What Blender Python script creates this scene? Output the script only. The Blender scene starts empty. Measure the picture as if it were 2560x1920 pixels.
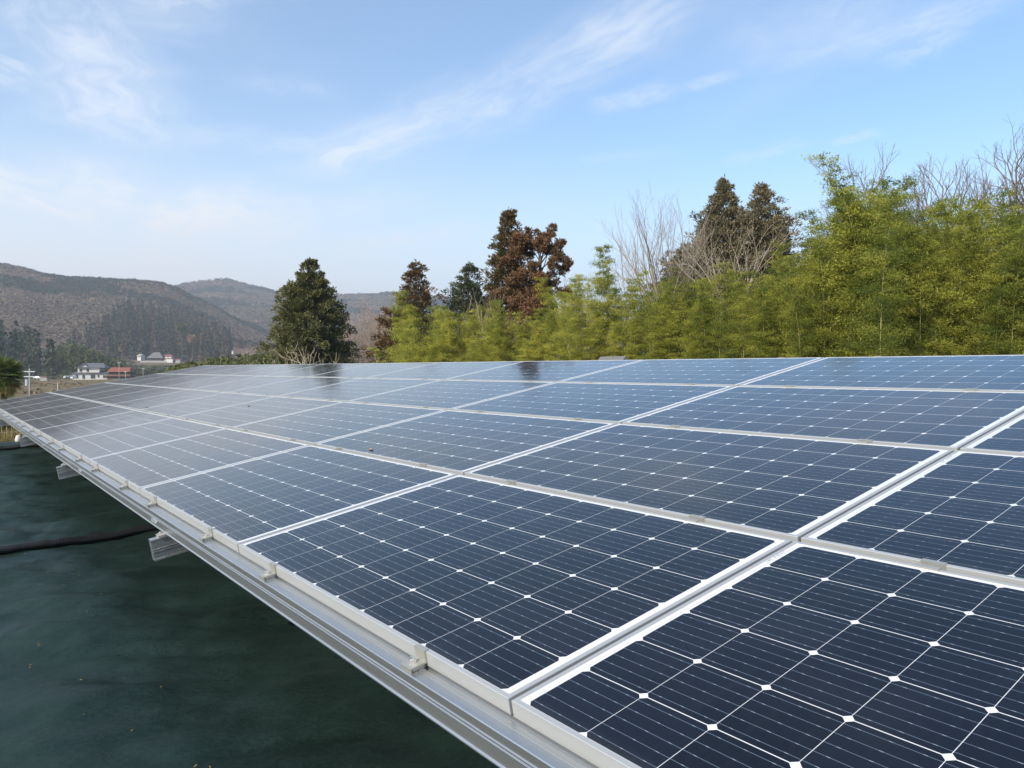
import bpy, math, random
import numpy as np
from mathutils import Matrix, Vector

S = bpy.context.scene
COL = S.collection
rnd = random.Random(7)
R = math.radians

# ------------------------------------------------------------------ camera
F = 1898.537                      # focal length in px of a 2560 px wide frame
PITCH = 1.1307                    # degrees below the horizon
EYE = 1.40
cam_d = bpy.data.cameras.new('camera')
cam_d.sensor_width = 36.0
cam_d.lens = F / 2560 * 36.0
cam_d.clip_start, cam_d.clip_end = 0.05, 20000
cam = bpy.data.objects.new('camera', cam_d)
cam.location = (0, 0, EYE)
cam.rotation_euler = (R(90 - PITCH), 0, 0)
COL.objects.link(cam)
S.camera = cam
S.render.engine = 'CYCLES'
S.cycles.use_denoising = True
_c, _s = math.cos(R(PITCH)), math.sin(R(PITCH))

def ray(x, y):
    """world direction (not unit) of a point of the 2560x1920 frame"""
    a, b = (x - 1280) / F, (y - 960) / F
    return np.array([a, _c - b * _s, -_s - b * _c])

def at(x, y, Y):
    """the world point seen at x, y at forward distance Y"""
    d = ray(x, y)
    return np.array([0, 0, EYE]) + d * (Y / d[1])

def size(px, Y):
    return px / F * Y

# ------------------------------------------------------------------ light
SUN_AZ, SUN_EL = 221.0, 34.0      # azimuth clockwise from +Y
SKY_STRENGTH = 0.145
S.view_settings.view_transform = 'Standard'
S.view_settings.look = 'None'
S.view_settings.gamma = 1
S.view_settings.exposure = 0.5

sd = bpy.data.lights.new('sun', 'SUN')
sd.energy = 4.7
sd.angle = R(0.5)
sd.color = (1.0, 0.92, 0.80)
sun = bpy.data.objects.new('sun', sd)
to_sun = Vector((math.sin(R(SUN_AZ)) * math.cos(R(SUN_EL)), math.cos(R(SUN_AZ)) * math.cos(R(SUN_EL)), math.sin(R(SUN_EL))))
sun.rotation_euler = to_sun.to_track_quat('Z', 'Y').to_euler()
sun.location = (0, 0, 60)
COL.objects.link(sun)

class NT:
    """small helper for node trees"""
    def __init__(self, tree):
        self.t = tree
    def n(self, kind, **kw):
        nd = self.t.nodes.new(kind)
        for k, v in kw.items():
            setattr(nd, k, v)
        return nd
    def put(self, sock, v):
        if isinstance(v, bpy.types.NodeSocket):
            self.t.links.new(v, sock)
        elif v is not None:
            sock.default_value = v
    def m(self, op, a, b=None, c=None, clamp=False):
        nd = self.n('ShaderNodeMath', operation=op, use_clamp=clamp)
        self.put(nd.inputs[0], a); self.put(nd.inputs[1], b); self.put(nd.inputs[2], c)
        return nd.outputs[0]
    def v(self, op, a, b=None):
        nd = self.n('ShaderNodeVectorMath', operation=op)
        self.put(nd.inputs[0], a)
        if b is not None: self.put(nd.inputs[1], b)
        return nd.outputs[1] if op in ('DOT_PRODUCT', 'LENGTH') else nd.outputs[0]
    def mr(self, x, a, b, c=0.0, d=1.0, smooth=True):
        nd = self.n('ShaderNodeMapRange', interpolation_type='SMOOTHSTEP' if smooth else 'LINEAR')
        nd.clamp = True
        self.put(nd.inputs['Value'], x)
        self.put(nd.inputs['From Min'], a); self.put(nd.inputs['From Max'], b)
        self.put(nd.inputs['To Min'], c); self.put(nd.inputs['To Max'], d)
        return nd.outputs[0]
    def mix(self, f, a, b, blend='MIX'):
        nd = self.n('ShaderNodeMix', data_type='RGBA', blend_type=blend)
        self.put(nd.inputs[0], f); self.put(nd.inputs[6], a); self.put(nd.inputs[7], b)
        return nd.outputs[2]
    def noise(self, vec, scale, detail=4.0, rough=0.5, dist=0.0):
        nd = self.n('ShaderNodeTexNoise')
        self.put(nd.inputs['Vector'], vec)
        nd.inputs['Scale'].default_value = scale
        nd.inputs['Detail'].default_value = detail
        nd.inputs['Roughness'].default_value = rough
        nd.inputs['Distortion'].default_value = dist
        return nd.outputs['Fac']
    def xyz(self, x, y, z=0.0):
        nd = self.n('ShaderNodeCombineXYZ')
        self.put(nd.inputs[0], x); self.put(nd.inputs[1], y); self.put(nd.inputs[2], z)
        return nd.outputs[0]
    def sep(self, v):
        nd = self.n('ShaderNodeSeparateXYZ')
        self.put(nd.inputs[0], v)
        return nd.outputs

# ------------------------------------------------------------------ sky with cirrus
world = bpy.data.worlds.new('World')
S.world = world
world.use_nodes = True
wt = world.node_tree
wt.nodes.clear()
W_ = NT(wt)
sky = W_.n('ShaderNodeTexSky', sky_type='NISHITA')
sky.sun_disc = False
sky.sun_elevation = R(SUN_EL)
sky.sun_rotation = R(SUN_AZ)
sky.altitude = 200
sky.air_density = 1.0
sky.dust_density = 0.6
sky.ozone_density = 1.6
geo = W_.n('ShaderNodeTexCoord').outputs['Generated']
dx, dy, dz = W_.sep(geo)
zz = W_.m('ADD', W_.m('MAXIMUM', dz, 0.0), 0.16)
PX, PY = W_.m('DIVIDE', dx, zz), W_.m('DIVIDE', dy, zz)
PV = W_.xyz(PX, PY)

def cloud_uv(x, y):
    d = ray(x, y); d = d / np.linalg.norm(d)
    return np.array([d[0], d[1]]) / (max(d[2], 0) + 0.16)

def streak(a, b, wpx, k, rough=(1.1, 5.0), soft=1.0):
    """a wisp of cirrus between two sky directions"""
    A, B = cloud_uv(*a), cloud_uv(*b)
    M_ = ((a[0] + b[0]) / 2, (a[1] + b[1]) / 2)
    L = np.linalg.norm(B - A); e = (B - A) / L; n = np.array([-e[1], e[0]])
    q = np.array([b[1] - a[1], a[0] - b[0]], float); q /= np.linalg.norm(q)
    wd = abs((cloud_uv(M_[0] + q[0] * wpx, M_[1] + q[1] * wpx) - cloud_uv(*M_)) @ n)
    rel = W_.v('SUBTRACT', PV, (float(A[0]), float(A[1]), 0))
    s = W_.m('DIVIDE', W_.v('DOT_PRODUCT', rel, (float(e[0]), float(e[1]), 0)), float(L))
    t = W_.m('DIVIDE', W_.v('DOT_PRODUCT', rel, (float(n[0]), float(n[1]), 0)), float(wd))
    wob = W_.m('MULTIPLY', W_.m('SUBTRACT', W_.noise(W_.xyz(W_.m('MULTIPLY', s, 3.0), float(a[0])), 1.0, 2), 0.5), 1.3)
    t = W_.m('ABSOLUTE', W_.m('ADD', t, wob))
    m = W_.mr(t, 0.0, soft, 1.0, 0.0)
    m = W_.m('MULTIPLY', m, W_.mr(W_.m('ABSOLUTE', W_.m('SUBTRACT', s, 0.5)), 0.22, 0.6, 1.0, 0.0))
    nz = W_.noise(W_.xyz(W_.m('MULTIPLY', s, rough[0] * 2.2), W_.m('MULTIPLY', t, rough[1] * 0.28), float(a[1]) * 0.013), 2.2, 7, 0.62, 0.6)
    m = W_.m('MULTIPLY', m, W_.mr(nz, 0.24, 0.80, 0.15, 1.0))
    return W_.m('MULTIPLY', m, k)

acc = None
for args in (
        ((740, 440), (1290, 200), 105, 0.66), ((1100, 340), (1800, -50), 140, 0.72), ((880, 400), (640, 340), 45, 0.35),
        ((100, -120), (330, 380), 290, 0.75), ((120, -40), (420, 300), 150, 0.35), ((-60, 200), (80, 150), 150, 0.5), ((-200, 120), (600, -20), 200, 0.35), ((300, 20), (640, -10), 70, 0.45),
        ((1470, 275), (1700, 215), 40, 0.55), ((1700, 225), (1850, 180), 22, 0.5), ((1900, 170), (2300, 60), 40, 0.35),
        ((2080, 140), (2560, -20), 60, 0.5), ((2200, 170), (2430, 60), 45, 0.45), ((1800, 150), (2300, -20), 120, 0.25),
        ((2070, 362), (2210, 325), 18, 0.55), ((1800, 410), (2040, 350), 26, 0.35), ((1440, 400), (1700, 380), 22, 0.22),
        ((-120, 480), (420, 470), 150, 0.6), ((300, 520), (800, 560), 110, 0.6), ((600, 550), (1100, 480), 60, 0.25),
        ((560, 200), (860, 230), 40, 0.22), ((280, 300), (700, 360), 60, 0.25), ((820, 620), (1250, 570), 40, 0.3)):
    m = streak(*args)
    acc = m if acc is None else W_.m('MAXIMUM', acc, m)
veil = W_.noise(W_.v('MULTIPLY', W_.xyz(W_.m('ADD', PX, W_.m('MULTIPLY', PY, 0.45)), PY), (0.9, 0.5, 1)), 0.9, 6, 0.6, 0.4)
veil = W_.m('MULTIPLY', W_.mr(veil, 0.46, 0.85), 0.38)
acc = W_.m('ADD', acc, veil, clamp=True)
low = W_.mr(dz, 0.0, 0.30, 0.80, 0.03)                         # thin cloud sheet towards the horizon
left = W_.mr(W_.m('ADD', dx, W_.m('MULTIPLY', dz, -0.6)), -0.60, 0.35, 0.50, 0.0)
low = W_.m('ADD', low, W_.m('MULTIPLY', left, W_.mr(dz, 0.02, 0.40, 1.0, 0.15)))
acc = W_.m('ADD', W_.m('MULTIPLY', acc, 0.85), low, clamp=True)
cloud_col = W_.mix(W_.mr(dz, 0.0, 0.3), (4.3, 4.5, 4.75, 1), (4.9, 5.15, 5.5, 1))
skyc = W_.mix(1.0, sky.outputs[0], (0.90, 1.075, 1.15, 1), 'MULTIPLY')
final = W_.mix(acc, skyc, cloud_col)
bg = W_.n('ShaderNodeBackground')
bg.inputs['Strength'].default_value = SKY_STRENGTH
W_.put(bg.inputs['Color'], final)
out = W_.n('ShaderNodeOutputWorld')
wt.links.new(bg.outputs[0], out.inputs['Surface'])

# ------------------------------------------------------------------ materials
def material(name):
    m = bpy.data.materials.new(name)
    m.use_nodes = True
    m.node_tree.nodes.clear()
    t = NT(m.node_tree)
    o = t.n('ShaderNodeOutputMaterial')
    return m, t, o

def principled(t, o, color, rough=0.5, metal=0.0, spec=0.5, **kw):
    p = t.n('ShaderNodeBsdfPrincipled')
    t.put(p.inputs['Base Color'], color if isinstance(color, bpy.types.NodeSocket) else (*color, 1))
    t.put(p.inputs['Roughness'], rough)
    t.put(p.inputs['Metallic'], metal)
    t.put(p.inputs['Specular IOR Level'], spec)
    for k, v in kw.items():
        t.put(p.inputs[k], v)
    if o: t.t.links.new(p.outputs[0], o.inputs['Surface'])
    return p

def bump(t, p, h, strength, dist):
    b = t.n('ShaderNodeBump')
    b.inputs['Strength'].default_value = strength
    b.inputs['Distance'].default_value = dist
    t.put(b.inputs['Height'], h)
    t.t.links.new(b.outputs[0], p.inputs['Normal'])

def plain(name, color, rough=0.7, metal=0.0, var=0.12, scale=6.0, spec=0.5):
    m, t, o = material(name)
    co = t.n('ShaderNodeTexCoord').outputs['Object']
    nz = t.noise(co, scale, 4)
    c = t.mix(nz, tuple(x * (1 - var) for x in color) + (1,), tuple(min(1, x * (1 + var)) for x in color) + (1,))
    principled(t, o, c, rough, metal, spec)
    return m

def aluminium(name, color, rough, metal=0.9, stretch=(0.6, 40, 40)):
    m, t, o = material(name)
    co = t.n('ShaderNodeTexCoord').outputs['Object']
    v = t.v('MULTIPLY', co, stretch)
    nz = t.noise(v, 3.0, 5, 0.6)
    n2 = t.noise(co, 2.3, 3)
    c = t.mix(n2, tuple(x * 0.9 for x in color) + (1,), tuple(color) + (1,))
    p = principled(t, o, c, t.mr(nz, 0.25, 0.75, rough * 0.8, rough * 1.25), metal)
    bump(t, p, nz, 0.012, 0.002)
    return m

M = {}
M['frame'] = aluminium('anodised_frame', (0.46, 0.463, 0.45), 0.40, 0.36)
M['rail'] = aluminium('mill_aluminium', (0.50, 0.51, 0.505), 0.30, 0.82)
M['clamp'] = aluminium('clamp_metal', (0.44, 0.43, 0.385), 0.42, 0.55, (8, 8, 8))
M['bolt'] = aluminium('bolt_steel', (0.82, 0.80, 0.74), 0.25, 0.9, (8, 8, 8))
M['galv'] = aluminium('galvanised_steel', (0.55, 0.56, 0.57), 0.5, 0.85, (3, 3, 3))
M['white'] = plain('white_plaster', (0.52, 0.505, 0.46), 0.8)
M['greyroof'] = plain('dark_roof_tile', (0.105, 0.11, 0.125), 0.6, scale=0.5)
M['redroof'] = plain('red_roof_tile', (0.21, 0.068, 0.042), 0.7, scale=0.5)
M['brownroof'] = plain('brown_roof_tile', (0.21, 0.075, 0.06), 0.7, scale=0.5)
M['thatch'] = plain('weathered_thatch', (0.13, 0.125, 0.125), 0.9, scale=0.5)
M['window'] = plain('window_pane', (0.05, 0.06, 0.07), 0.15)
M['darkwall'] = plain('dark_timber', (0.09, 0.07, 0.06), 0.8)
M['concrete'] = plain('pale_concrete', (0.29, 0.285, 0.27), 0.8)
M['wire'] = plain('cream_wire', (0.62, 0.58, 0.44), 0.6)
M['conduit'] = plain('black_plastic', (0.014, 0.014, 0.015), 0.45)
M['carpaint'] = plain('white_car_paint', (0.75, 0.76, 0.78), 0.3)
M['rubber'] = plain('black_rubber', (0.02, 0.02, 0.02), 0.8)

# photovoltaic laminate: pseudo-square cells, busbars and white backsheet under glass
PW, PH, FH, LIP = 1.650, 0.992, 0.035, 0.0115
def make_laminate():
    m, t, o = material('solar_laminate')
    co = t.n('ShaderNodeTexCoord').outputs['Object']
    x, y, _ = t.sep(co)
    CELL, GX, GY = 0.15750, 0.0012, 0.0023
    px, py = CELL + GX, CELL + GY
    X0, Y0 = 0.032, 0.0135                       # first cell corner; wide margin at the far end
    cx = t.m('DIVIDE', t.m('SUBTRACT', x, X0), px)
    cy = t.m('DIVIDE', t.m('SUBTRACT', y, Y0), py)
    ix, iy = t.m('FLOOR', cx), t.m('FLOOR', cy)
    ux = t.m('MULTIPLY', t.m('FRACT', cx), px)
    uy = t.m('MULTIPLY', t.m('FRACT', cy), py)
    def inside(v, lo, hi):
        return t.m('MULTIPLY', t.m('GREATER_THAN', v, lo), t.m('LESS_THAN', v, hi))
    grid = t.m('MULTIPLY', inside(ix, -0.5, 9.5), inside(iy, -0.5, 5.5))
    ax = t.m('ABSOLUTE', t.m('SUBTRACT', ux, CELL / 2))
    ay = t.m('ABSOLUTE', t.m('SUBTRACT', uy, CELL / 2))
    sq = t.m('MULTIPLY', t.m('LESS_THAN', ax, CELL / 2), t.m('LESS_THAN', ay, CELL / 2))
    ch = t.m('LESS_THAN', t.m('ADD', ax, ay), CELL - 0.0098)
    cell = t.m('MULTIPLY', t.m('MULTIPLY', sq, ch), grid)
    # five ribbons running the long way
    b = t.m('ABSOLUTE', t.m('SUBTRACT', t.m('FRACT', t.m('MULTIPLY', uy, 5 / CELL)), 0.5))
    bus = t.m('LESS_THAN', b, 0.020)
    bus = t.m('MULTIPLY', bus, t.m('LESS_THAN', uy, CELL))
    bus = t.m('MULTIPLY', bus, inside(x, X0 - 0.012, X0 + 10 * px + 0.004))
    bus = t.m('MULTIPLY', bus, inside(iy, -0.5, 5.5))
    pad = t.m('LESS_THAN', t.m('ABSOLUTE', t.m('SUBTRACT', t.m('FRACT', t.m('MULTIPLY', ux, 3 / CELL)), 0.5)), 0.07)
    # collector ribbon in the end margin, a dashed line
    rib = t.m('MULTIPLY', inside(x, X0 - 0.0105, X0 - 0.0055), inside(t.m('FRACT', t.m('MULTIPLY', cy, 0.5)), 0.08, 0.92))
    # barcode sticker under the glass at the upper far corner
    bar = t.m('MULTIPLY', inside(x, 0.0135, 0.0195), inside(y, 0.83, 0.915))
    bars = t.m('GREATER_THAN', t.noise(t.xyz(0.0, t.m('MULTIPLY', y, 260.0)), 1.0, 0), 0.52)
    bar = t.m('MULTIPLY', bar, bars)
    ri = t.n('ShaderNodeObjectInfo').outputs['Random']
    wn = t.n('ShaderNodeTexWhiteNoise', noise_dimensions='4D')
    t.put(wn.inputs['Vector'], t.xyz(ix, iy, 0.0)); t.put(wn.inputs['W'], ri)
    c0 = t.mix(wn.outputs['Value'], (0.0022, 0.0030, 0.0054, 1), (0.0046, 0.0064, 0.0115, 1))
    fing = t.noise(t.v('MULTIPLY', co, (420.0, 6.0, 1.0)), 1.0, 1)
    c0 = t.mix(t.m('MULTIPLY', fing, 0.25), c0, (0.018, 0.023, 0.034, 1))
    ribc = t.mix(pad, (0.105, 0.140, 0.175, 1), (0.30, 0.34, 0.38, 1))
    col = t.mix(cell, (0.64, 0.64, 0.63, 1), c0)
    col = t.mix(t.m('MULTIPLY', bus, cell), col, ribc)
    col = t.mix(rib, col, (0.55, 0.53, 0.57, 1))
    col = t.mix(bar, col, (0.08, 0.08, 0.08, 1))
    dust = t.noise(t.v('MULTIPLY', co, (1.0, 1.0, 1.0)), 2.1, 6, 0.65)
    dust = t.m('MULTIPLY', t.mr(dust, 0.38, 0.8), 0.022)
    runs = t.noise(t.xyz(t.m('MULTIPLY', x, 34.0), t.m('MULTIPLY', y, 1.6), t.m('MULTIPLY', ri, 40.0)), 1.0, 4, 0.6)
    dust = t.m('ADD', dust, t.mr(runs, 0.56, 0.82, 0.0, 0.030))
    spk = t.n('ShaderNodeTexVoronoi'); t.put(spk.inputs['Vector'], t.xyz(x, y, t.m('MULTIPLY', ri, 9.0))); spk.inputs['Scale'].default_value = 7.0
    dust = t.m('ADD', dust, t.m('MULTIPLY', t.m('LESS_THAN', spk.outputs['Distance'], 0.014), 0.5))
    dust = t.m('ADD', dust, t.mr(y, 0.05, 0.0, 0.0, 0.04))
    col = t.mix(dust, col, (0.36, 0.34, 0.30, 1))
    p = principled(t, o, col, t.mr(t.noise(co, 5.0, 4), 0.3, 0.7, 0.075, 0.12), 0.0, 0.35)
    p.inputs['IOR'].default_value = 1.46
    wav = t.noise(t.v('MULTIPLY', co, (2.2, 2.2, 1.0)), 1.0, 1)
    bump(t, p, wav, 0.05, 0.02)
    return m
M['laminate'] = make_laminate()
M['backsheet'] = plain('backsheet', (0.75, 0.75, 0.74), 0.6)

def leaf_mat(name, lo, hi, trans=0.35, rvar=0.25, rough=0.55, spec=0.25):
    """foliage: 'tint' runs from one leaf colour to the other, every plant a little different"""
    m, t, o = material(name)
    a = t.n('ShaderNodeAttribute', attribute_name='tint').outputs['Fac']
    ri = t.n('ShaderNodeObjectInfo').outputs['Random']
    f = t.m('ADD', a, t.m('MULTIPLY', t.m('SUBTRACT', ri, 0.5), rvar), clamp=True)
    c = t.mix(f, (*lo, 1), (*hi, 1))
    p = principled(t, None, c, rough, 0.0, spec)
    tr = t.n('ShaderNodeBsdfTranslucent')
    t.put(tr.inputs['Color'], t.mix(0.5, c, tuple(1.4 * x for x in hi) + (1,)))
    ms = t.n('ShaderNodeMixShader')
    ms.inputs[0].default_value = trans
    t.t.links.new(p.outputs[0], ms.inputs[1]); t.t.links.new(tr.outputs[0], ms.inputs[2])
    t.t.links.new(ms.outputs[0], o.inputs['Surface'])
    return m

M['bamboo'] = leaf_mat('bamboo_leaf', (0.055, 0.090, 0.013), (0.380, 0.375, 0.055), 0.40, 0.6)
M['youngbamboo'] = leaf_mat('young_bamboo_leaf', (0.100, 0.145, 0.022), (0.500, 0.465, 0.078), 0.42, 0.5)
M['culm'] = plain('bamboo_culm', (0.26, 0.26, 0.085), 0.5)
M['paleculm'] = plain('pale_bamboo_culm', (0.34, 0.31, 0.12), 0.5)
M['hinoki'] = leaf_mat('cypress_leaf', (0.040, 0.066, 0.026), (0.180, 0.165, 0.055), 0.14, 0.0)
M['cedar'] = leaf_mat('cedar_leaf', (0.056, 0.068, 0.022), (0.165, 0.090, 0.038), 0.14, 0.0)
M['rust'] = leaf_mat('rusty_cedar_leaf', (0.065, 0.072, 0.026), (0.185, 0.096, 0.048), 0.16, 0.0)
M['fir'] = leaf_mat('dark_conifer_leaf', (0.045, 0.075, 0.042), (0.140, 0.140, 0.070), 0.12, 0.0)
M['greyfir'] = leaf_mat('olive_conifer_leaf', (0.085, 0.095, 0.042), (0.240, 0.195, 0.115), 0.16, 0.0)
M['bush'] = leaf_mat('shrub_leaf', (0.035, 0.050, 0.016), (0.13, 0.12, 0.05), 0.2, 0.3)
M['palm'] = leaf_mat('palm_leaf', (0.058, 0.115, 0.020), (0.30, 0.23, 0.07), 0.15, 0.0)
M['wood'] = leaf_mat('far_woodland', (0.028, 0.044, 0.024), (0.265, 0.185, 0.125), 0.0, 0.0, 0.9, 0.0)
M['belt'] = leaf_mat('far_cedar', (0.026, 0.048, 0.024), (0.125, 0.080, 0.056), 0.0, 0.0, 0.9, 0.0)
M['farbamboo'] = leaf_mat('far_bamboo', (0.045, 0.066, 0.025), (0.125, 0.130, 0.040), 0.1, 0.0, 0.8, 0.1)
M['grass'] = leaf_mat('dry_grass', (0.13, 0.115, 0.03), (0.30, 0.22, 0.09), 0.2, 0.0)
M['bark'] = plain('conifer_bark', (0.085, 0.062, 0.045), 0.9)
M['palebark'] = plain('pale_bark', (0.36, 0.30, 0.22), 0.85)
M['greybark'] = plain('grey_bark', (0.24, 0.205, 0.175), 0.85)
M['darkbark'] = plain('dark_bark', (0.19, 0.155, 0.135), 0.85)
M['twig'] = plain('winter_twig', (0.27, 0.215, 0.175), 0.85)

def make_tarp():
    m, t, o = material('weed_sheet')
    co = t.n('ShaderNodeTexCoord').outputs['Object']
    big = t.noise(t.v('MULTIPLY', co, (0.8, 1.3, 1.0)), 1.3, 5, 0.6, 0.3)
    c = t.mix(t.mr(big, 0.3, 0.7), (0.0050, 0.0098, 0.0084, 1), (0.0078, 0.0150, 0.0128, 1))
    c = t.mix(t.mr(t.noise(co, 48.0, 4, 0.7), 0.35, 0.7, 0.0, 0.55), c, (0.016, 0.027, 0.024, 1))
    dirt = t.noise(co, 3.4, 8, 0.72, 0.3)
    c = t.mix(t.mr(dirt, 0.56, 0.78, 0.0, 0.22), c, (0.040, 0.043, 0.037, 1))
    p = principled(t, o, c, t.mr(big, 0.3, 0.7, 0.44, 0.60), 0.0, 0.46)
    p.inputs['Specular Tint'].default_value = (0.48, 1.0, 0.74, 1)
    weave = t.n('ShaderNodeTexWave', wave_type='BANDS')
    t.put(weave.inputs['Vector'], co); weave.inputs['Scale'].default_value = 90
    folds = t.noise(t.v('MULTIPLY', co, (0.9, 1.6, 1.0)), 2.2, 7, 0.58, 0.3)
    crease = t.noise(t.v('MULTIPLY', co, (0.8, 1.3, 1.0)), 1.2, 3, 0.5, 0.3)
    crease = t.mr(t.m('ABSOLUTE', t.m('SUBTRACT', crease, 0.5)), 0.0, 0.07, 1.0, 0.0)
    folds = t.m('ADD', folds, t.m('MULTIPLY', crease, 0.05))
    grain = t.noise(co, 75.0, 3, 0.7)
    h = t.m('ADD', t.m('ADD', folds, t.m('MULTIPLY', grain, 0.05)), t.m('MULTIPLY', weave.outputs['Fac'], 0.02))
    bump(t, p, h, 0.45, 0.06)
    return m
M['tarp'] = make_tarp()

def make_ground():
    m, t, o = material('ground')
    co = t.n('ShaderNodeTexCoord').outputs['Object']
    a = t.noise(co, 0.035, 6, 0.6, 0.6)
    b = t.noise(co, 0.35, 6, 0.65)
    c = t.mix(t.mr(a, 0.36, 0.64), (0.115, 0.105, 0.042, 1), (0.175, 0.125, 0.08, 1))
    c = t.mix(t.mr(b, 0.45, 0.75, 0.0, 0.7), c, (0.07, 0.085, 0.028, 1))
    far = t.mr(t.v('LENGTH', co), 560.0, 720.0)
    hill = t.mix(t.noise(co, 0.02, 6, 0.6), (0.13, 0.095, 0.068, 1), (0.17, 0.125, 0.09, 1))
    c = t.mix(far, c, hill)
    c = t.mix(t.n('ShaderNodeAttribute', attribute_name='tint').outputs['Fac'], c, (0.27, 0.15, 0.095, 1))
    p = principled(t, o, c, 0.95, 0.0, 0.1)
    bump(t, p, b, 0.4, 0.3)
    return m
M['ground'] = make_ground()

# ------------------------------------------------------------------ mesh helpers
def np_mesh(name, v, f, tint=None, smooth=False):
    v = np.asarray(v, np.float32); f = np.asarray(f, np.int32)
    me = bpy.data.meshes.new(name)
    me.vertices.add(len(v)); me.vertices.foreach_set('co', v.ravel())
    k = f.shape[1]
    me.loops.add(f.size); me.loops.foreach_set('vertex_index', f.ravel())
    me.polygons.add(len(f))
    me.polygons.foreach_set('loop_start', np.arange(0, f.size, k, dtype=np.int32))
    if smooth:
        me.polygons.foreach_set('use_smooth', np.ones(len(f), bool))
    if tint is not None:
        at_ = me.attributes.new('tint', 'FLOAT', 'FACE')
        at_.data.foreach_set('value', np.asarray(tint, np.float32))
    me.update(calc_edges=True)
    return me

class MB:
    """collects boxes, tubes and prisms into one mesh"""
    def __init__(self):
        self.v, self.f = [], []
    def add(self, vs, fs):
        o = len(self.v)
        self.v += [tuple(map(float, p)) for p in vs]
        self.f += [tuple(i + o for i in q) for q in fs]
        return self
    def box(self, lo, hi):
        (a, b, c), (d, e, g) = lo, hi
        return self.add([(a, b, c), (d, b, c), (d, e, c), (a, e, c), (a, b, g), (d, b, g), (d, e, g), (a, e, g)],
                        [(0, 3, 2, 1), (4, 5, 6, 7), (0, 1, 5, 4), (1, 2, 6, 5), (2, 3, 7, 6), (3, 0, 4, 7)])
    def extrude(self, prof, x0, x1, cap=True):
        """closed profile in (y, z), counter-clockwise, pulled along x"""
        n = len(prof)
        vs = [(x0, y, z) for y, z in prof] + [(x1, y, z) for y, z in prof]
        fs = [(i, (i + 1) % n, n + (i + 1) % n, n + i) for i in range(n)]
        if cap: fs += [tuple(range(n - 1, -1, -1)), tuple(range(n, 2 * n))]
        return self.add(vs, fs)
    def tube(self, pts, rad, k=10, cap=True):
        pts = [np.asarray(p, float) for p in pts]
        n = len(pts); vs = []; fs = []
        for i, p in enumerate(pts):
            d = pts[min(i + 1, n - 1)] - pts[max(i - 1, 0)]
            d /= np.linalg.norm(d) + 1e-9
            u = np.cross(d, (0, 0, 1.0) if abs(d[2]) < .9 else (1.0, 0, 0)); u /= np.linalg.norm(u); w = np.cross(d, u)
            r = rad[i] if hasattr(rad, '__len__') else rad
            for j in range(k):
                a = 2 * math.pi * j / k
                vs.append(p + (u * math.cos(a) + w * math.sin(a)) * r)
        for i in range(n - 1):
            for j in range(k):
                a, b = i * k + j, i * k + (j + 1) % k
                fs.append((a, b, b + k, a + k))
        if cap: fs += [tuple(range(k - 1, -1, -1)), tuple(range((n - 1) * k, n * k))]
        return self.add(vs, fs)
    def mesh(self, name, smooth=False):
        me = bpy.data.meshes.new(name)
        me.from_pydata(self.v, [], self.f)
        if smooth:
            for p in me.polygons: p.use_smooth = True
        me.update()
        return me

def obj(name, me, mat, parent=None):
    o = bpy.data.objects.new(name, me)
    COL.objects.link(o)
    if mat is not None and len(me.materials) == 0:
        me.materials.append(mat)
    if parent is not None: o.parent = parent
    return o

def thing(name, label, cat, loc=(0, 0, 0), rot=0.0, group=None, matrix=None):
    o = bpy.data.objects.new(name, None)
    COL.objects.link(o)
    o.empty_display_size = 0.1
    if matrix is not None: o.matrix_world = matrix
    else:
        o.location = loc; o.rotation_euler = (0, 0, rot)
    return tag(o, label, cat, group)

def tag(o, label, cat, group=None):
    o['label'] = label; o['category'] = cat
    if group: o['group'] = group
    return o

def stuff(o, label, cat):
    tag(o, label, cat); o['kind'] = 'stuff'
    return o

def structure(o):
    o['kind'] = 'structure'
    return o

def copy_tree(src, label=None, group=None, loc=None, rot=None, scale=None, matrix=None):
    c = src.copy(); COL.objects.link(c)
    if matrix is not None: c.matrix_world = matrix
    if loc is not None: c.location = loc
    if rot is not None: c.rotation_euler = rot
    if scale is not None: c.scale = (scale, scale, scale)
    if label: c['label'] = label
    if group: c['group'] = group
    for ch in src.children:
        d = ch.copy(); COL.objects.link(d); d.parent = c
        for g in ch.children:
            e = g.copy(); COL.objects.link(e); e.parent = d
    return c

ORD = ['first', 'second', 'third', 'fourth', 'fifth', 'sixth', 'seventh', 'eighth', 'ninth', 'tenth', 'eleventh', 'twelfth',
       'thirteenth', 'fourteenth', 'fifteenth', 'sixteenth', 'seventeenth', 'eighteenth', 'nineteenth', 'twentieth',
       'twenty-first', 'twenty-second', 'twenty-third', 'twenty-fourth']

# lattice noise for heights and scatter
def fbm(x, y, seed=0, oct=4):
    x = np.asarray(x, float); y = np.asarray(y, float); out_ = np.zeros_like(x); amp = 1.0; tot = 0
    def h(i, j):
        n = np.sin(i * 127.1 + j * 311.7 + seed * 74.7) * 43758.5453
        return n - np.floor(n)
    for _ in range(oct):
        i, j = np.floor(x), np.floor(y); a, b = x - i, y - j
        a = a * a * (3 - 2 * a); b = b * b * (3 - 2 * b)
        out_ += amp * ((h(i, j) * (1 - a) + h(i + 1, j) * a) * (1 - b) + (h(i, j + 1) * (1 - a) + h(i + 1, j + 1) * a) * b)
        tot += amp; amp *= 0.5; x = x * 2.03 + 17.1; y = y * 2.03 + 9.3
    return out_ / tot

def sstep(a, b, x):
    t = np.clip((x - a) / (b - a), 0, 1)
    return t * t * (3 - 2 * t)

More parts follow.
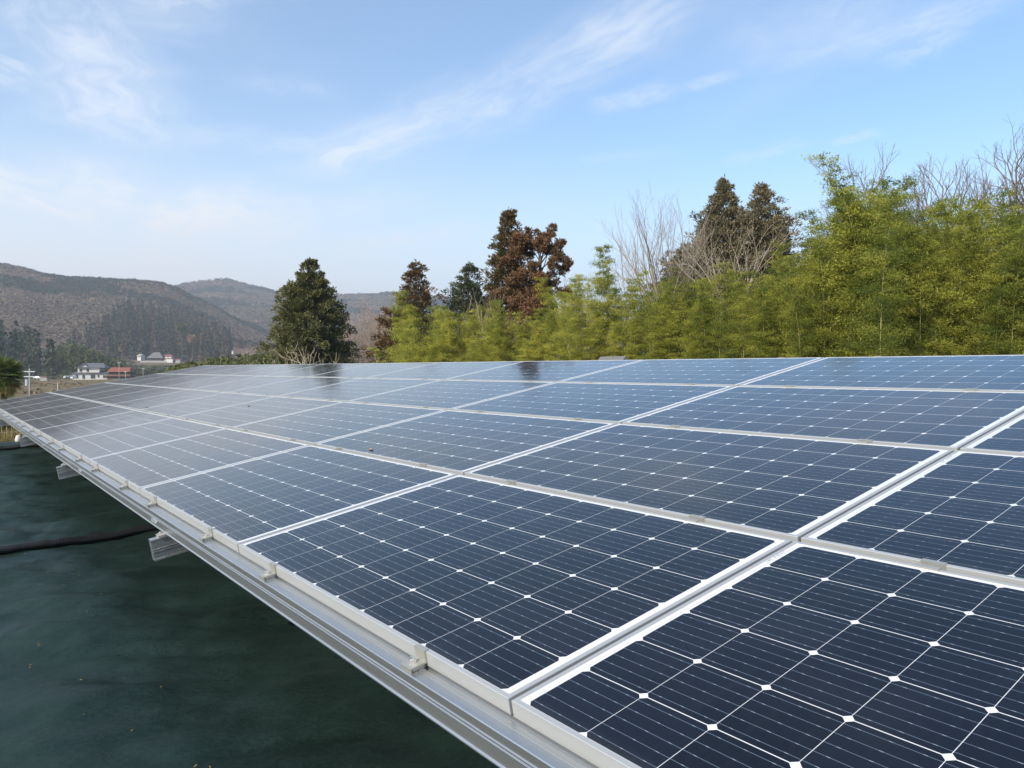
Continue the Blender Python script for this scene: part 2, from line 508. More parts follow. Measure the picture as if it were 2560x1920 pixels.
# ------------------------------------------------------------------ terrain
H1 = np.array([(-9000, 120), (-2600, 190), (-1000, 250), (-400, 258), (0, 246), (60, 240), (110, 222), (200, 218), (330, 214), (400, 201), (440, 188),
               (480, 168), (540, 140), (600, 105), (680, 70), (800, 40), (1000, 10), (1400, 0), (9000, 0)], float)
H2 = np.array([(-9000, 100), (0, 150), (300, 165), (380, 185), (450, 198), (520, 209), (570, 212), (640, 197), (690, 184), (770, 178), (850, 178), (905, 176),
               (990, 184), (1100, 174), (1300, 150), (1700, 110), (2600, 90), (9000, 80)], float)
def pxof(x, y):
    """frame column of a direction; behind the camera it saturates"""
    az = np.arctan2(x, y)
    az = np.clip(az, -1.37, 1.37)
    return 1280 + F * np.tan(az)
def ground_z(x, y):
    x = np.asarray(x, float); y = np.asarray(y, float)
    r = np.hypot(x, y); az = np.degrees(np.arctan2(x, y)); c = pxof(x, y)
    cosaz = np.cos(np.clip(np.radians(az), -1.37, 1.37))
    side = sstep(4, -10, az) * sstep(-125, -100, az)
    z = -3.2 * sstep(19.5, 46, r) * side
    z = z - 0.6 * sstep(60, 150, r) * (1 - side)
    z = z + 10.5 * sstep(440, 745, r) * side
    e1 = np.interp(c, H1[:, 0], H1[:, 1]); e2 = np.interp(c, H2[:, 0], H2[:, 1])
    lump = fbm(x / 190, y / 190, 3, 4) - 0.5
    front = sstep(-120, -95, az) * sstep(80, 60, az)
    # a ridge at r0 whose crest is seen e px above the horizon
    def ridge(e, r0, foot, back, sharp):
        crest = e / F * r0 * cosaz
        up = np.clip((r - foot) / (r0 - foot), 0, 1)
        up = np.where(r < r0, up ** sharp, np.clip(1 - (r - r0) / back, 0, 1))
        return crest * up
    h1 = ridge(e1, 1420, 775, 900, 1.0); h2 = ridge(e2, 2400, 1250, 1500, 1.0)
    h = np.maximum(h1, h2) * front
    fade = sstep(800, 1100, r) * front
    z = z + h + lump * 34 * fade * np.clip(h / 60, 0, 1)
    # small terraces in the valley
    z = z + (fbm(x / 30, y / 30, 5, 3) - 0.5) * 1.2 * sstep(60, 140, r) * side
    return z

az_ = np.radians(np.concatenate([np.arange(-180, -70, 5), np.arange(-70, -45, 1.5), np.arange(-45, 0, 0.4), np.arange(0, 45, 1.0), np.arange(45, 180, 5)]))
rr_ = np.concatenate([[0.0], np.geomspace(2, 60, 30), np.geomspace(66, 600, 40), np.linspace(625, 2600, 95), np.geomspace(2750, 5200, 10)])
A_, R_ = np.meshgrid(az_, rr_, indexing='ij')
gx, gy = R_ * np.sin(A_), R_ * np.cos(A_)
gz = ground_z(gx, gy) - 0.03 * (R_ < 60)
na, nr = A_.shape
gi = np.arange(na * nr).reshape(na, nr)
ga = np.roll(gi, -1, axis=0)
gf = np.stack([gi[:, :-1], gi[:, 1:], ga[:, 1:], ga[:, :-1]], -1).reshape(-1, 4)
fcx = gx.ravel()[gf].mean(1); fcy = gy.ravel()[gf].mean(1)
fpx = pxof(fcx, fcy) + 60 * (fbm(fcx / 25, fcy / 25, 8, 3) - .5); frr = np.hypot(fcx, fcy)
cut = ((fpx > 455) & (fpx < 640) & (frr > 770) & (frr < 935)).astype(float) * (.6 + .8 * (fbm(fcx / 18, fcy / 18, 9, 3) - .5))
ground = structure(obj('ground', np_mesh('ground', np.stack([gx, gy, gz], -1).reshape(-1, 3), gf[:, ::-1], cut, smooth=True), M['ground']))

def gz1(x, y):
    return float(ground_z(np.array([x]), np.array([y]))[0])

# ------------------------------------------------------------------ the solar array
U = Vector((-0.608177, 0.793802, 0.0)); V = Vector((0.780880, 0.598277, 0.179696)); N = Vector((-0.142643, -0.109287, 0.983722))
ORG = Vector((-0.007385, 1.479402, 0.752834))
ARR = Matrix(((-U.x, V.x, N.x, ORG.x), (-U.y, V.y, N.y, ORG.y), (-U.z, V.z, N.z, ORG.z), (0, 0, 0, 1)))
def arr(u, v, n=0.0):
    """array frame: u runs along the eave away from the camera, v up the slope, n out of the glass"""
    return ARR @ Matrix.Translation((-u, v, n))
PU, PV_ = 1.660, 1.0200

def frame_mesh():
    prof = [(0, -FH), (0, -0.001), (0.001, 0), (LIP, 0), (LIP, -0.006), (0.0025, -0.006), (0.0025, -FH + 0.002), (0.024, -FH + 0.002), (0.024, -FH)]
    b = MB(); n = len(prof); vs = []
    for sx, sy in ((0, 0), (1, 0), (1, 1), (0, 1)):
        for d, z in prof:
            vs.append((d if sx == 0 else PW - d, d if sy == 0 else PH - d, z))
    fs = []
    for c in range(4):
        e = (c + 1) % 4
        for i in range(n):
            j = (i + 1) % n
            fs.append((c * n + i, c * n + j, e * n + j, e * n + i))
    b.add(vs, fs)
    return b.mesh('frame')
FRAME = frame_mesh()
LAM = MB().box((LIP, LIP, -0.0055), (PW - LIP, PH - LIP, -0.0013)).mesh('laminate')
ROWS = ['eave row', 'second row from the eave', 'third row from the eave', 'top row']
proto = None
for r in range(4):
    for c in range(-1, 10):
        k = c + 1
        where = ('nearest the camera' if k == 0 else 'at the far end' if k == 10 else f'{ORD[k]} from the near end')
        lab = f'dark blue solar panel in the {ROWS[r]}, {where}'
        mt = arr(PU * c + PW, PV_ * r)
        if proto is None:
            proto = thing('solar_panel', lab, 'solar panel', group='solar panels of the tilted array', matrix=mt)
            obj('frame', FRAME, M['frame'], proto)
            obj('laminate', LAM, M['laminate'], proto)
        else:
            copy_tree(proto, lab, matrix=mt)

# rails under the panels
U0, U1 = -1.9, 16.75
def rail_profile(v0, v1, top, h):
    """aluminium channel: flat top with a bolt slot, ribbed front web, small foot"""
    return [(v1, top - h), (v1, top), (v0 + 0.052, top), (v0 + 0.052, top - 0.010), (v0 + 0.039, top - 0.010), (v0 + 0.039, top),
            (v0 + 0.026, top), (v0 + 0.025, top - 0.0015), (v0 + 0.023, top - 0.0015), (v0 + 0.022, top),
            (v0 + 0.002, top), (v0, top - 0.002), (v0, top - 0.020), (v0 + 0.003, top - 0.022), (v0 + 0.003, top - 0.025), (v0, top - 0.027),
            (v0, top - 0.030), (v0 + 0.003, top - 0.032), (v0 + 0.003, top - 0.034), (v0, top - 0.036),
            (v0, top - h + 0.006), (v0 - 0.004, top - h + 0.003), (v0 - 0.004, top - h)][::-1]
RT = -FH - 0.002
bolt_me = None
def hexbolt(b, x, y, z, r=0.0065, h=0.006, axis='z'):
    pts = []
    for t_ in (0, h):
        for i in range(6):
            a = math.pi / 3 * i
            p = (r * math.cos(a), r * math.sin(a))
            pts.append((x + p[0], y + p[1], z + t_) if axis == 'z' else (x + p[0], y - t_, z + p[1]))
    fs = [(5, 4, 3, 2, 1, 0), (6, 7, 8, 9, 10, 11)] + [(i, (i + 1) % 6, 6 + (i + 1) % 6, 6 + i) for i in range(6)]
    if axis != 'z': fs = [q[::-1] for q in fs]
    b.add(pts, fs)
SPL = [2.73, 5.04, 7.32, 9.55, 11.42, 13.8]
er = thing('eave_rail', 'silver aluminium rail carrying the eave edge of the array', 'rail', matrix=ARR, group='rails under the panels')
prof = rail_profile(-0.050, 0.030, RT, 0.076)
for i, (a, b_) in enumerate(zip([U0] + SPL, SPL + [U1])):
    seg = MB().extrude(prof, -b_ + 0.0008, -a - 0.0008).mesh('rail_length')
    obj('rail_length', seg, M['rail'], er)
for s in SPL:
    for i in range(4):
        b_ = MB(); hexbolt(b_, -s - 0.04 - 0.026 * i, -0.050, RT - 0.046, 0.0075, 0.007, 'y')
        obj('screw', b_.mesh('screw'), M['bolt'], er)
for i, v in enumerate((1.006, 2.026, 3.046, 4.075)):
    t_ = 0.004 if i < 3 else 0.0
    nm = ['between the eave row and second row', 'between the second row and third row', 'between the third row and top row', 'along the top edge of the array'][i]
    rl = obj('support_rail', MB().extrude(rail_profile(v - 0.045, v + 0.045, RT, 0.076), -U1, -U0).mesh('support_rail'), M['rail'])
    rl.matrix_world = ARR
    tag(rl, f'aluminium support rail {nm}', 'rail', 'rails under the panels')

# rafters on posts
RAF = [-0.62, 2.65, 5.92, 9.15, 12.9, 16.3]
RN = ['nearest the camera', 'second from the near end', 'third from the near end', 'fourth from the near end', 'fifth from the near end', 'at the far end']
raf_prof = [(0.0, 0.0), (0.0, -0.006), (0.002, -0.008), (0.002, -0.045), (-0.001, -0.047), (0.002, -0.049), (0.002, -0.056), (-0.001, -0.058),
            (0.002, -0.060), (0.002, -0.090), (0.0, -0.092), (0.0, -0.1), (0.05, -0.1), (0.05, 0.0)]
proto = None
for i, u in enumerate(RAF):
    lab = f'aluminium rack frame with rafter end sticking out under the eave, {RN[i]}'
    mt = arr(u, 0, 0)
    if proto is None:
        proto = thing('rack_frame', lab, 'rack frame', group='rafters and posts of the rack', matrix=mt)
        b_ = MB(); n_ = len(raf_prof); v0, v1 = -0.12, 4.13; zt = -0.125
        b_.add([(-x, v0, zt + z) for x, z in raf_prof] + [(-x, v1, zt + z) for x, z in raf_prof],
               [(j, (j + 1) % n_, n_ + (j + 1) % n_, n_ + j) for j in range(n_)] + [tuple(range(n_ - 1, -1, -1)), tuple(range(n_, 2 * n_))])
        for q in range(len(b_.v)):                          # ribbed web faces the near end
            x, y, z = b_.v[q]; b_.v[q] = (x + 0.05, y, z)
        obj('rafter', b_.mesh('rafter'), M['rail'], proto)
        bk = MB().box((-0.004, -0.085, -0.125), (0.054, -0.03, -0.1135)); hexbolt(bk, 0.01, -0.068, -0.1135, 0.008, 0.007)
        obj('bracket', bk.mesh('bracket'), M['clamp'], proto)
        Ri = ARR.to_3x3().inverted()
        for v in (0.75, 3.35):
            top = Vector((0.025, v, -0.2)); dn = Ri @ Vector((0, 0, -1))
            hgt = (ARR @ top).z + 0.3
            obj('post', MB().tube([top + dn * (-0.04), top + dn * hgt], 0.038, 14).mesh('post'), M['galv'], proto)
    else:
        copy_tree(proto, lab, matrix=mt)

# end clamps along the eave, clamps between the rows, end clamps at the top edge
def end_clamp():
    t = thing('end_clamp', '', 'clamp')
    w = 0.022
    b = MB()
    prof = [(0.0085, 0.003), (-0.0035, 0.003), (-0.0035, -0.028), (-0.042, -0.028), (-0.042, -0.0355), (-0.046, -0.0355), (-0.046, -0.024),
            (-0.0005, -0.024), (-0.0005, 0.0005), (0.0085, 0.0005)]
    prof = [(0.0085, 0.003), (-0.0045, 0.003), (-0.0045, -0.024), (-0.046, -0.024), (-0.046, -0.0365), (-0.042, -0.0365), (-0.042, -0.028),
            (-0.0005, -0.028), (-0.0005, 0.0005), (0.0085, 0.0005)]
    b.extrude(prof, -w, w)
    b.box((-w * 0.8, -0.038, -0.0368), (w * 0.8, -0.006, -0.0285))
    obj('bracket', b.mesh('end_clamp'), M['clamp'], t)
    c = MB(); hexbolt(c, 0, -0.026, -0.024, 0.0085, 0.009); c.tube([(0, -0.026, -0.016), (0, -0.026, -0.007)], 0.004, 8)
    obj('bolt', c.mesh('bolt'), M['bolt'], t)
    return t
def mid_clamp():
    t = thing('mid_clamp', '', 'clamp')
    w = 0.028; g = PV_ - PH
    b = MB()
    prof = [(-g - 0.011, 0.0006), (-g + 0.0005, 0.0006), (-g + 0.0005, -0.030), (-0.0008, -0.030), (-0.0008, 0.0006), (0.010, 0.0006),
            (0.010, 0.0035), (-0.0042, 0.0035), (-0.0042, -0.0265), (-g + 0.0038, -0.0265), (-g + 0.0038, 0.0035), (-g - 0.011, 0.0035)]
    b.extrude(prof, -w, w)
    obj('bracket', b.mesh('mid_clamp'), M['clamp'], t)
    c = MB(); hexbolt(c, 0, -g / 2, -0.0265, 0.008, 0.009)
    obj('bolt', c.mesh('bolt'), M['bolt'], t)
    return t
LINES = ['on the eave rail', 'between the eave row and second row', 'between the second and third row', 'between the third and top row', 'on the top edge']
for line in range(5):
    src = None
    for q in range(22):
        c = q // 2 - 1
        u = PU * c + (0.335, 1.29)[q % 2] + (0.0 if line % 2 == 0 else 0.012)
        where = 'nearest the camera' if q == 0 else f'{ORD[q]} from the near end'
        if line == 4:
            mt = ARR @ Matrix.Translation((-u, 3 * PV_ + PH, 0)) @ Matrix.Rotation(math.pi, 4, 'Z')
        else:
            mt = arr(u, PV_ * line)
        kind = 'mid clamp' if 0 < line < 4 else 'end clamp'
        lab = f'beige metal {kind} {LINES[line]}, {where}'
        if src is None:
            src = mid_clamp() if 0 < line < 4 else end_clamp()
            src.matrix_world = mt; src['label'] = lab; src['group'] = 'clamps ' + LINES[line]
        else:
            copy_tree(src, lab, matrix=mt)

# dry leaves lying on the glass
for (u, v, s, lab) in ((2.680, 1.085, 0.016, 'small dried orange leaf lying on a second row panel'), (8.377, 1.113, 0.022, 'tiny dark dead leaf on the glass beside the lower rail, far left'),
                       (6.291, 1.607, 0.016, 'tiny brown leaf on a second row panel, far from the camera')):
    pts = [(-s, -s * .4, 0.001), (0, -s * .8, 0.004), (s * 1.2, 0, 0.009), (0.1 * s, s * .8, 0.003), (-s * .2, 0, 0.010)]
    o = obj('dry_leaf', MB().add(pts, [(0, 1, 4), (1, 2, 4), (2, 3, 4), (3, 0, 4)]).mesh('dry_leaf'), plain('dry_leaf', (0.42, 0.22, 0.08) if s < .02 else (0.03, 0.025, 0.02)))
    o.matrix_world = arr(u, v, -0.001)
    tag(o, lab, 'leaf', 'dead leaves on the panels')

# ------------------------------------------------------------------ weed sheet, conduits, crumbs
Uh = np.array([U.x, U.y]); Vh = np.array([V.x, V.y]) / np.hypot(V.x, V.y); O2 = np.array([ORG.x, ORG.y])
def sheet_z(x, y):
    big = (fbm(x * 0.9, y * 0.9, 11, 3) - 0.5) * 0.09
    rid = np.abs(fbm(x * 0.9 + 5 + 0.5 * y, y * 2.0 - .5 * x, 13, 5) - 0.5) * 0.22
    return 0.005 + np.maximum(big + rid, -0.012)
su = np.concatenate([np.linspace(-5, 8, 330), np.linspace(8.05, 16.1, 90)])
sv = np.concatenate([np.linspace(-14, -5, 40), np.linspace(-4.9, 0.8, 150), np.linspace(0.9, 5.2, 30)])
SU, SV = np.meshgrid(su, sv, indexing='ij')
SU2 = SU + (SU > 16) * (fbm(SV * 0.8, SV * 0 + 3, 4, 3) - 0.5) * 0.5
tx = O2[0] + Uh[0] * SU2 + Vh[0] * SV; ty = O2[1] + Uh[1] * SU2 + Vh[1] * SV
tz = sheet_z(tx, ty)
ii = np.arange(SU.size).reshape(SU.shape)
tf = np.stack([ii[:-1, :-1], ii[:-1, 1:], ii[1:, 1:], ii[1:, :-1]], -1).reshape(-1, 4)
tarp = obj('weed_control_sheet', np_mesh('weed_control_sheet', np.stack([tx, ty, tz], -1).reshape(-1, 3), tf, smooth=True), M['tarp'])
tag(tarp, 'dark green weed control sheet lying wrinkled under and beside the solar array', 'ground sheet')

def conduit(name, pts, rad, label):
    """corrugated pipe laid on the sheet"""
    pts = np.array(pts, float)
    seg = np.linalg.norm(np.diff(pts, axis=0), axis=1); s = np.concatenate([[0], np.cumsum(seg)])
    n = int(s[-1] / 0.0065)
    q = np.linspace(0, s[-1], n)
    P = np.stack([np.interp(q, s, pts[:, i]) for i in range(3)], 1)
    k = 9                                                   # smooth the corners
    ker = np.ones(61) / 61
    for i in range(3):
        P[:, i] = np.convolve(np.pad(P[:, i], 30, mode='edge'), ker, 'valid')
    P[:, 2] = sheet_z(P[:, 0], P[:, 1]) * 0.6 + rad + 0.006
    rads = [rad * (1.0 if (i // 2) % 2 == 0 else 0.98) for i in range(n)]
    o = obj(name, MB().tube(list(P), rads, 14).mesh(name), M['conduit'])
    return tag(o, label, 'conduit', 'black conduits crossing the sheet')
def gp(u, v):
    p = O2 + Uh * u + Vh * v
    return (p[0], p[1], 0)
conduit('corrugated_conduit', [gp(5.3, -3.2), gp(5.45, -1.8), gp(5.58, -0.63), gp(5.70, 0.35), gp(5.78, 1.5), gp(5.9, 3.6)], 0.034,
        'thick black corrugated conduit running under the nearest visible rafter end')
conduit('corrugated_conduit', [gp(14.3, -3.4), gp(14.5, -1.2), gp(14.55, -0.1), gp(14.45, 0.6), gp(14.4, 3.0)], 0.034,
        'thin looking black conduit at the far end of the sheet')

g = np.random.default_rng(5)
uu = np.concatenate([g.uniform(0, 8, 300), g.normal(1.75, .16, 130)]); vv = np.concatenate([-g.uniform(0.1, 2.6, 300), g.normal(-1.42, .10, 130)])
cxy = O2 + np.outer(uu, Uh) + np.outer(vv, Vh)
cv = []; cf = []
for i, (x, y) in enumerate(cxy):
    s = g.uniform(0.0025, 0.007) * (2.0 if i % 23 == 0 else 1); a = g.uniform(0, 6.28); z = float(sheet_z(np.array([x]), np.array([y]))[0]) + 0.002
    o_ = len(cv)
    for k_ in range(4):
        b_ = a + k_ * 1.57; e = s * (1.6 if k_ % 2 == 0 else .6)
        cv.append((x + math.cos(b_) * e, y + math.sin(b_) * e, z + (k_ % 2) * s * .5))
    cv.append((x, y, z + s)); cf += [(o_, o_ + 1, o_ + 4), (o_ + 1, o_ + 2, o_ + 4), (o_ + 2, o_ + 3, o_ + 4), (o_ + 3, o_, o_ + 4)]
stuff(obj('litter', np_mesh('litter', cv, cf, g.uniform(0, 1, len(cf))), M['grass']), 'crumbs of dry leaf and soil scattered on the dark sheet', 'litter')

# ------------------------------------------------------------------ plant builders
def leaf_quads(P, D, Nn, L, W):
    """diamond leaves: base, two shoulders, tip"""
    D = D / (np.linalg.norm(D, axis=1, keepdims=True) + 1e-9)
    Sd = np.cross(D, Nn); Sd /= np.linalg.norm(Sd, axis=1, keepdims=True) + 1e-9
    L = np.asarray(L)[:, None] * np.ones((len(P), 1)); W = np.asarray(W)[:, None] * np.ones((len(P), 1))
    v = np.stack([P, P + D * L * .42 + Sd * W * .5, P + D * L, P + D * L * .42 - Sd * W * .5], 1).reshape(-1, 3)
    return v, np.arange(len(P) * 4).reshape(-1, 4)

def tubes(seg, k=5):
    """separate tapered tubes for many segments at once; seg rows: p0, p1, r0, r1"""
    seg = np.asarray(seg, float)
    p0, p1, r0, r1 = seg[:, :3], seg[:, 3:6], seg[:, 6:7], seg[:, 7:8]
    d = p1 - p0; d /= np.linalg.norm(d, axis=1, keepdims=True) + 1e-9
    ref = np.where(np.abs(d[:, 2:3]) < .9, np.array([[0, 0, 1.0]]), np.array([[1.0, 0, 0]]))
    u = np.cross(d, ref); u /= np.linalg.norm(u, axis=1, keepdims=True) + 1e-9
    w = np.cross(d, u)
    vs = []
    for p, r in ((p0, r0), (p1, r1)):
        for j in range(k):
            a = 2 * math.pi * j / k
            vs.append(p + (u * math.cos(a) + w * math.sin(a)) * r)
    v = np.stack(vs, 1).reshape(-1, 3)
    base = (np.arange(len(seg)) * 2 * k)[:, None]
    f = np.concatenate([base + np.array([[j, (j + 1) % k, k + (j + 1) % k, k + j]]) for j in range(k)], 0)
    return v, f

def unit(a):
    return a / (np.linalg.norm(a, axis=-1, keepdims=True) + 1e-9)

def conifer_meshes(seed, H, rad, lean=0.0, nb=26, per=8, leaf=(0.18, 0.075), prof=0.85, gap=0.0, rust=0.0, up=0.25, bare=0.03, leafn=46, lump=0.35, point=0.0):
    """trunk with whorled limbs; sprays hang in clumps along every limb"""
    g = np.random.default_rng(seed)
    seg = []; P = []; D = []; T = []; OUT = []
    zs = np.linspace(0, 1, 9)
    tr = [np.array([lean * z * z, 0.02 * math.sin(5 * z), H * z]) for z in zs]
    r0 = H * 0.017
    for i in range(8):
        seg.append([*tr[i], *tr[i + 1], r0 * (1 - zs[i]) + .02, r0 * (1 - zs[i + 1]) + .02])
    phase = g.uniform(0, 6.28, 6)
    limbs = []
    for i in range(nb):
        z = bare + (0.985 - bare) * (i + g.uniform(-.4, .4)) / nb
        z = min(max(z, bare), .99)
        for j in range(per):
            if g.uniform() < gap: continue
            a = 2 * math.pi * (j + g.uniform(-.5, .5)) / per + i * 1.9
            rr = rad * (1 - z) ** prof * min(1.0, ((1 - z) / .25) ** point) * (0.72 + 0.55 * g.uniform()) * (1 + lump * math.sin(3 * a + phase[0] + 9 * z) * math.sin(11 * z + phase[1]))
            rr = max(rr, 0.16)
            b0 = np.array([lean * z * z, 0, H * z])
            dr = np.array([math.cos(a), math.sin(a), 0])
            tip = b0 + dr * rr + np.array([0, 0, rr * (up - 0.35 * (1 - z)) + 0.1])
            limbs.append((b0, tip, rr, z))
    for b0, tip, rr, z in limbs:
        mid = (b0 + tip) / 2 + np.array([0, 0, -0.08 * rr])
        seg.append([*b0, *mid, .012 + .012 * rr, .010 + .006 * rr]); seg.append([*mid, *tip, .010 + .006 * rr, .006])
        nc = max(1, int(round(rr / 0.42)))
        for c in range(nc):
            f = 1.0 - 0.72 * c / max(nc, 1) * g.uniform(.7, 1.0)
            ctr = b0 + (tip - b0) * f + g.normal(0, .10 + .03 * rr, 3)
            cs = (0.20 + 0.10 * min(rr, 2.0)) * g.uniform(.7, 1.25)
            n = leafn
            q = unit(g.normal(0, 1, (n, 3))) * g.uniform(.3, 1.0, (n, 1)) * np.array([[cs, cs, cs * .62]])
            out_ = unit(tip - b0 + 1e-6)
            dd = unit(q * 1.1 / cs + out_ * 0.8 + np.array([0, 0, 0.25 if z > .6 else -0.15]) + g.normal(0, .35, (n, 3)))
            P.append(ctr + q); D.append(dd); OUT.append(unit(q) * .7 + out_[None, :] * .5)
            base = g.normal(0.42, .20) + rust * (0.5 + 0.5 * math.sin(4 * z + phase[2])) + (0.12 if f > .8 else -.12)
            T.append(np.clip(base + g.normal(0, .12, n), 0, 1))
    # leader
    n = 26
    zz = g.uniform(.93, 1.01, n)
    P.append(np.stack([lean * zz * zz + g.normal(0, .05, n), g.normal(0, .05, n), H * zz], 1)); D.append(unit(g.normal(0, .45, (n, 3)) + np.array([0, 0, 1])))
    T.append(g.uniform(.2, .7, n)); OUT.append(g.normal(0, .5, (n, 3)))
    P, D, T = np.concatenate(P), np.concatenate(D), np.concatenate(T)
    n = len(P)
    v, f = leaf_quads(P, D, unit(g.normal(0, .65, (n, 3)) + np.concatenate(OUT) + np.array([0, 0, .5])), leaf[0] * g.uniform(.6, 1.3, n), leaf[1] * g.uniform(.6, 1.3, n))
    tv, tf_ = tubes(seg, 6)
    return np_mesh('trunk', tv, tf_, smooth=True), np_mesh('crown', v, f, T)

def plant(name, label, cat, meshes, mats, loc, rot=0.0, group=None, parts=('trunk', 'crown'), scale=1.0):
    t = thing(name, label, cat, loc, rot, group)
    t.scale = (scale,) * 3
    for p, me, m in zip(parts, meshes, mats):
        if me is not None: obj(p, me, m, t)
    return t

def base_at(x, Y, dz=0.0):
    p = at(x, 922, Y)
    return (float(p[0]), float(p[1]), gz1(p[0], p[1]) - 0.1 + dz)

def height_to(x, ytop, Y):
    """tree height whose tip is seen at x, ytop"""
    return float(at(x, ytop, Y)[2]) - base_at(x, Y)[2]

def bare_tree_meshes(seed, H, spread, nstem=1, levels=5, upright=0.35, kink=0.22, r0=None, first=0.3, split=3, shrink=0.66, twig_r=0.006, droop=0.0, taper=.42, child=.62):
    """leafless tree: recursive limbs; thick limbs are the trunk, the rest the crown of twigs"""
    g = np.random.default_rng(seed)
    thick, thin = [], []
    r0 = r0 or H * 0.016
    def limb(p, d, L, r, lev):
        n = 5 if lev < 2 else 3
        q = p.copy(); dd = d.copy(); rr = r
        pts = [q.copy()]
        for i in range(n):
            dd = unit(dd + g.normal(0, kink, 3) + np.array([0, 0, upright * .35 - droop * lev]))
            q2 = q + dd * L / n
            r2 = max(rr * (1 - taper / n), twig_r * .6)
            (thick if lev < 2 else thin).append([*q, *q2, rr, r2])
            q, rr = q2, r2
            pts.append(q.copy())
            if lev < levels and i >= (1 if lev else max(1, int(n * first))):
                for _ in range(g.integers(1, split)):
                    ax = unit(np.cross(dd, g.normal(0, 1, 3)))
                    an = g.uniform(.35, .85) * spread
                    nd = unit(dd * math.cos(an) + ax * math.sin(an))
                    limb(q, nd, L * shrink * g.uniform(.7, 1.1), max(rr * child, twig_r * .7), lev + 1)
        if lev < levels:
            limb(q, unit(dd + g.normal(0, .2, 3)), L * shrink, rr * .8, lev + 1)
    for s in range(nstem):
        a = 6.28 * s / nstem + g.uniform(0, 1)
        d = unit(np.array([math.cos(a) * .22 * (nstem > 1), math.sin(a) * .22 * (nstem > 1), 1.0]))
        limb(np.array([math.cos(a), math.sin(a), 0]) * .12 * (nstem > 1), d, H * .42, r0 / math.sqrt(nstem), 0)
    allz = max(s[5] for s in thick + thin)
    k = H / allz
    sc = np.array([k, k, k, k, k, k, 1, 1])
    tv, tf_ = tubes(np.array(thick) * sc, 7)
    nv, nf = tubes(np.array(thin) * sc, 3)
    return np_mesh('trunk', tv, tf_, smooth=True), np_mesh('crown', nv, nf, smooth=True)

# ------------------------------------------------------------------ bamboo
def bamboo_meshes(seed, H=9.0, lean=0.9, dens=1.0, low=0.16, broad=1.0):
    """slender culm that nods at the tip; layered sprays of narrow leaves at each node"""
    g = np.random.default_rng(seed)
    la = g.uniform(0, 6.28); ld = np.array([math.cos(la), math.sin(la), 0])
    def cp(z):
        z = np.asarray(z)[..., None]
        return ld * lean * z ** 3.6 + np.array([0, 0, 1.0]) * H * (z - 0.05 * z ** 4)
    zs = np.linspace(0, 1, 22); pts = cp(zs)
    rad = 0.025 * (1 - zs) ** .8 + .004
    P, D, T, Nn, Ls = [], [], [], [], []
    nodes = np.arange(low, 0.995, 0.036)
    seg = []
    for i, z in enumerate(nodes):
        if g.uniform() < 0.08: continue
        p = cp(z)
        a0 = i * 2.4 + g.uniform(-.5, .5)
        for side in range(4 if z < .8 else 3):
            a = a0 + side * 1.65 + g.uniform(-.5, .5)
            L = broad * (0.50 + 1.15 * math.sin(min(1, (1 - z) * 1.5 + .12) * 1.5)) * g.uniform(.5, 1.2)
            if z < .35: L *= .55 + .45 * (z - low) / .2
            d = unit(np.array([math.cos(a), math.sin(a), g.uniform(.45, 1.35)]))
            n = int(175 * dens * max(L, .25) ** 1.1)
            s = g.uniform(.15, 1.0, n) ** .7
            ax = p + d * (s * L)[:, None] + np.array([0, 0, -1.0]) * (0.40 * L * s ** 2.3)[:, None]
            spread = (.04 + .17 * L * s)[:, None]
            q = ax + g.normal(0, 1, (n, 3)) * spread * np.array([[1, 1, .58]])
            dl = unit(d * .9 + g.normal(0, .55, (n, 3)) + np.array([0, 0, -.45]))
            P.append(q); D.append(dl)
            Nn.append(unit(g.normal(0, .8, (n, 3)) + np.array([0, 0, .7])))
            b = g.normal(.5, .26)
            T.append(np.clip(b + g.normal(0, .14, n), 0, 1)); Ls.append(g.uniform(.07, .15, n))
            k0 = p; k1 = p + d * L * .5 + np.array([0, 0, -.04 * L]); k2 = p + d * L + np.array([0, 0, -.42 * L])
            seg.append([*k0, *k1, .005, .0035]); seg.append([*k1, *k2, .0035, .002])
    P, D, T, Nn, Ls = map(np.concatenate, (P, D, T, Nn, Ls))
    v, f = leaf_quads(P, D, Nn, Ls, Ls * .26)
    bv, bf = tubes(seg, 4)
    cmb = MB().tube(list(pts), list(rad), 4, False)
    cm = np_mesh('culm', np.concatenate([np.array(cmb.v), bv]), np.concatenate([np.array(cmb.f), bf + len(cmb.v)]), smooth=True)
    return cm, np_mesh('foliage', v, f, T)

BAM = [bamboo_meshes(100 + i, 9.0, (0.5, 1.1, 1.6, 0.8, 1.3, 0.3)[i], (1.0, 1.1, .9, 1.15, 1.0, 1.7)[i], (0.10, 0.2, 0.16, 0.08, 0.22, 0.14)[i], (.74, .82, .70, .80, .86, .62)[i]) for i in range(6)]
BPROTO = []
BLAB = 'slender yellow green bamboo among the many alike in the dense grove behind the array'
SKY_B = np.array([(930, 860), (965, 820), (1000, 790), (1020, 770), (1060, 805), (1080, 790), (1110, 765), (1150, 800), (1200, 805), (1235, 765), (1265, 795), (1330, 790), (1370, 768),
                  (1400, 735), (1440, 700), (1470, 760), (1540, 720), (1600, 720), (1650, 715), (1700, 690), (1750, 700), (1800, 705), (1860, 690), (1930, 690),
                  (1990, 630), (2030, 610), (2060, 560), (2100, 540), (2160, 480), (2220, 480), (2280, 545), (2340, 570), (2400, 560), (2470, 570), (2520, 535), (2620, 500), (2800, 500)], float)
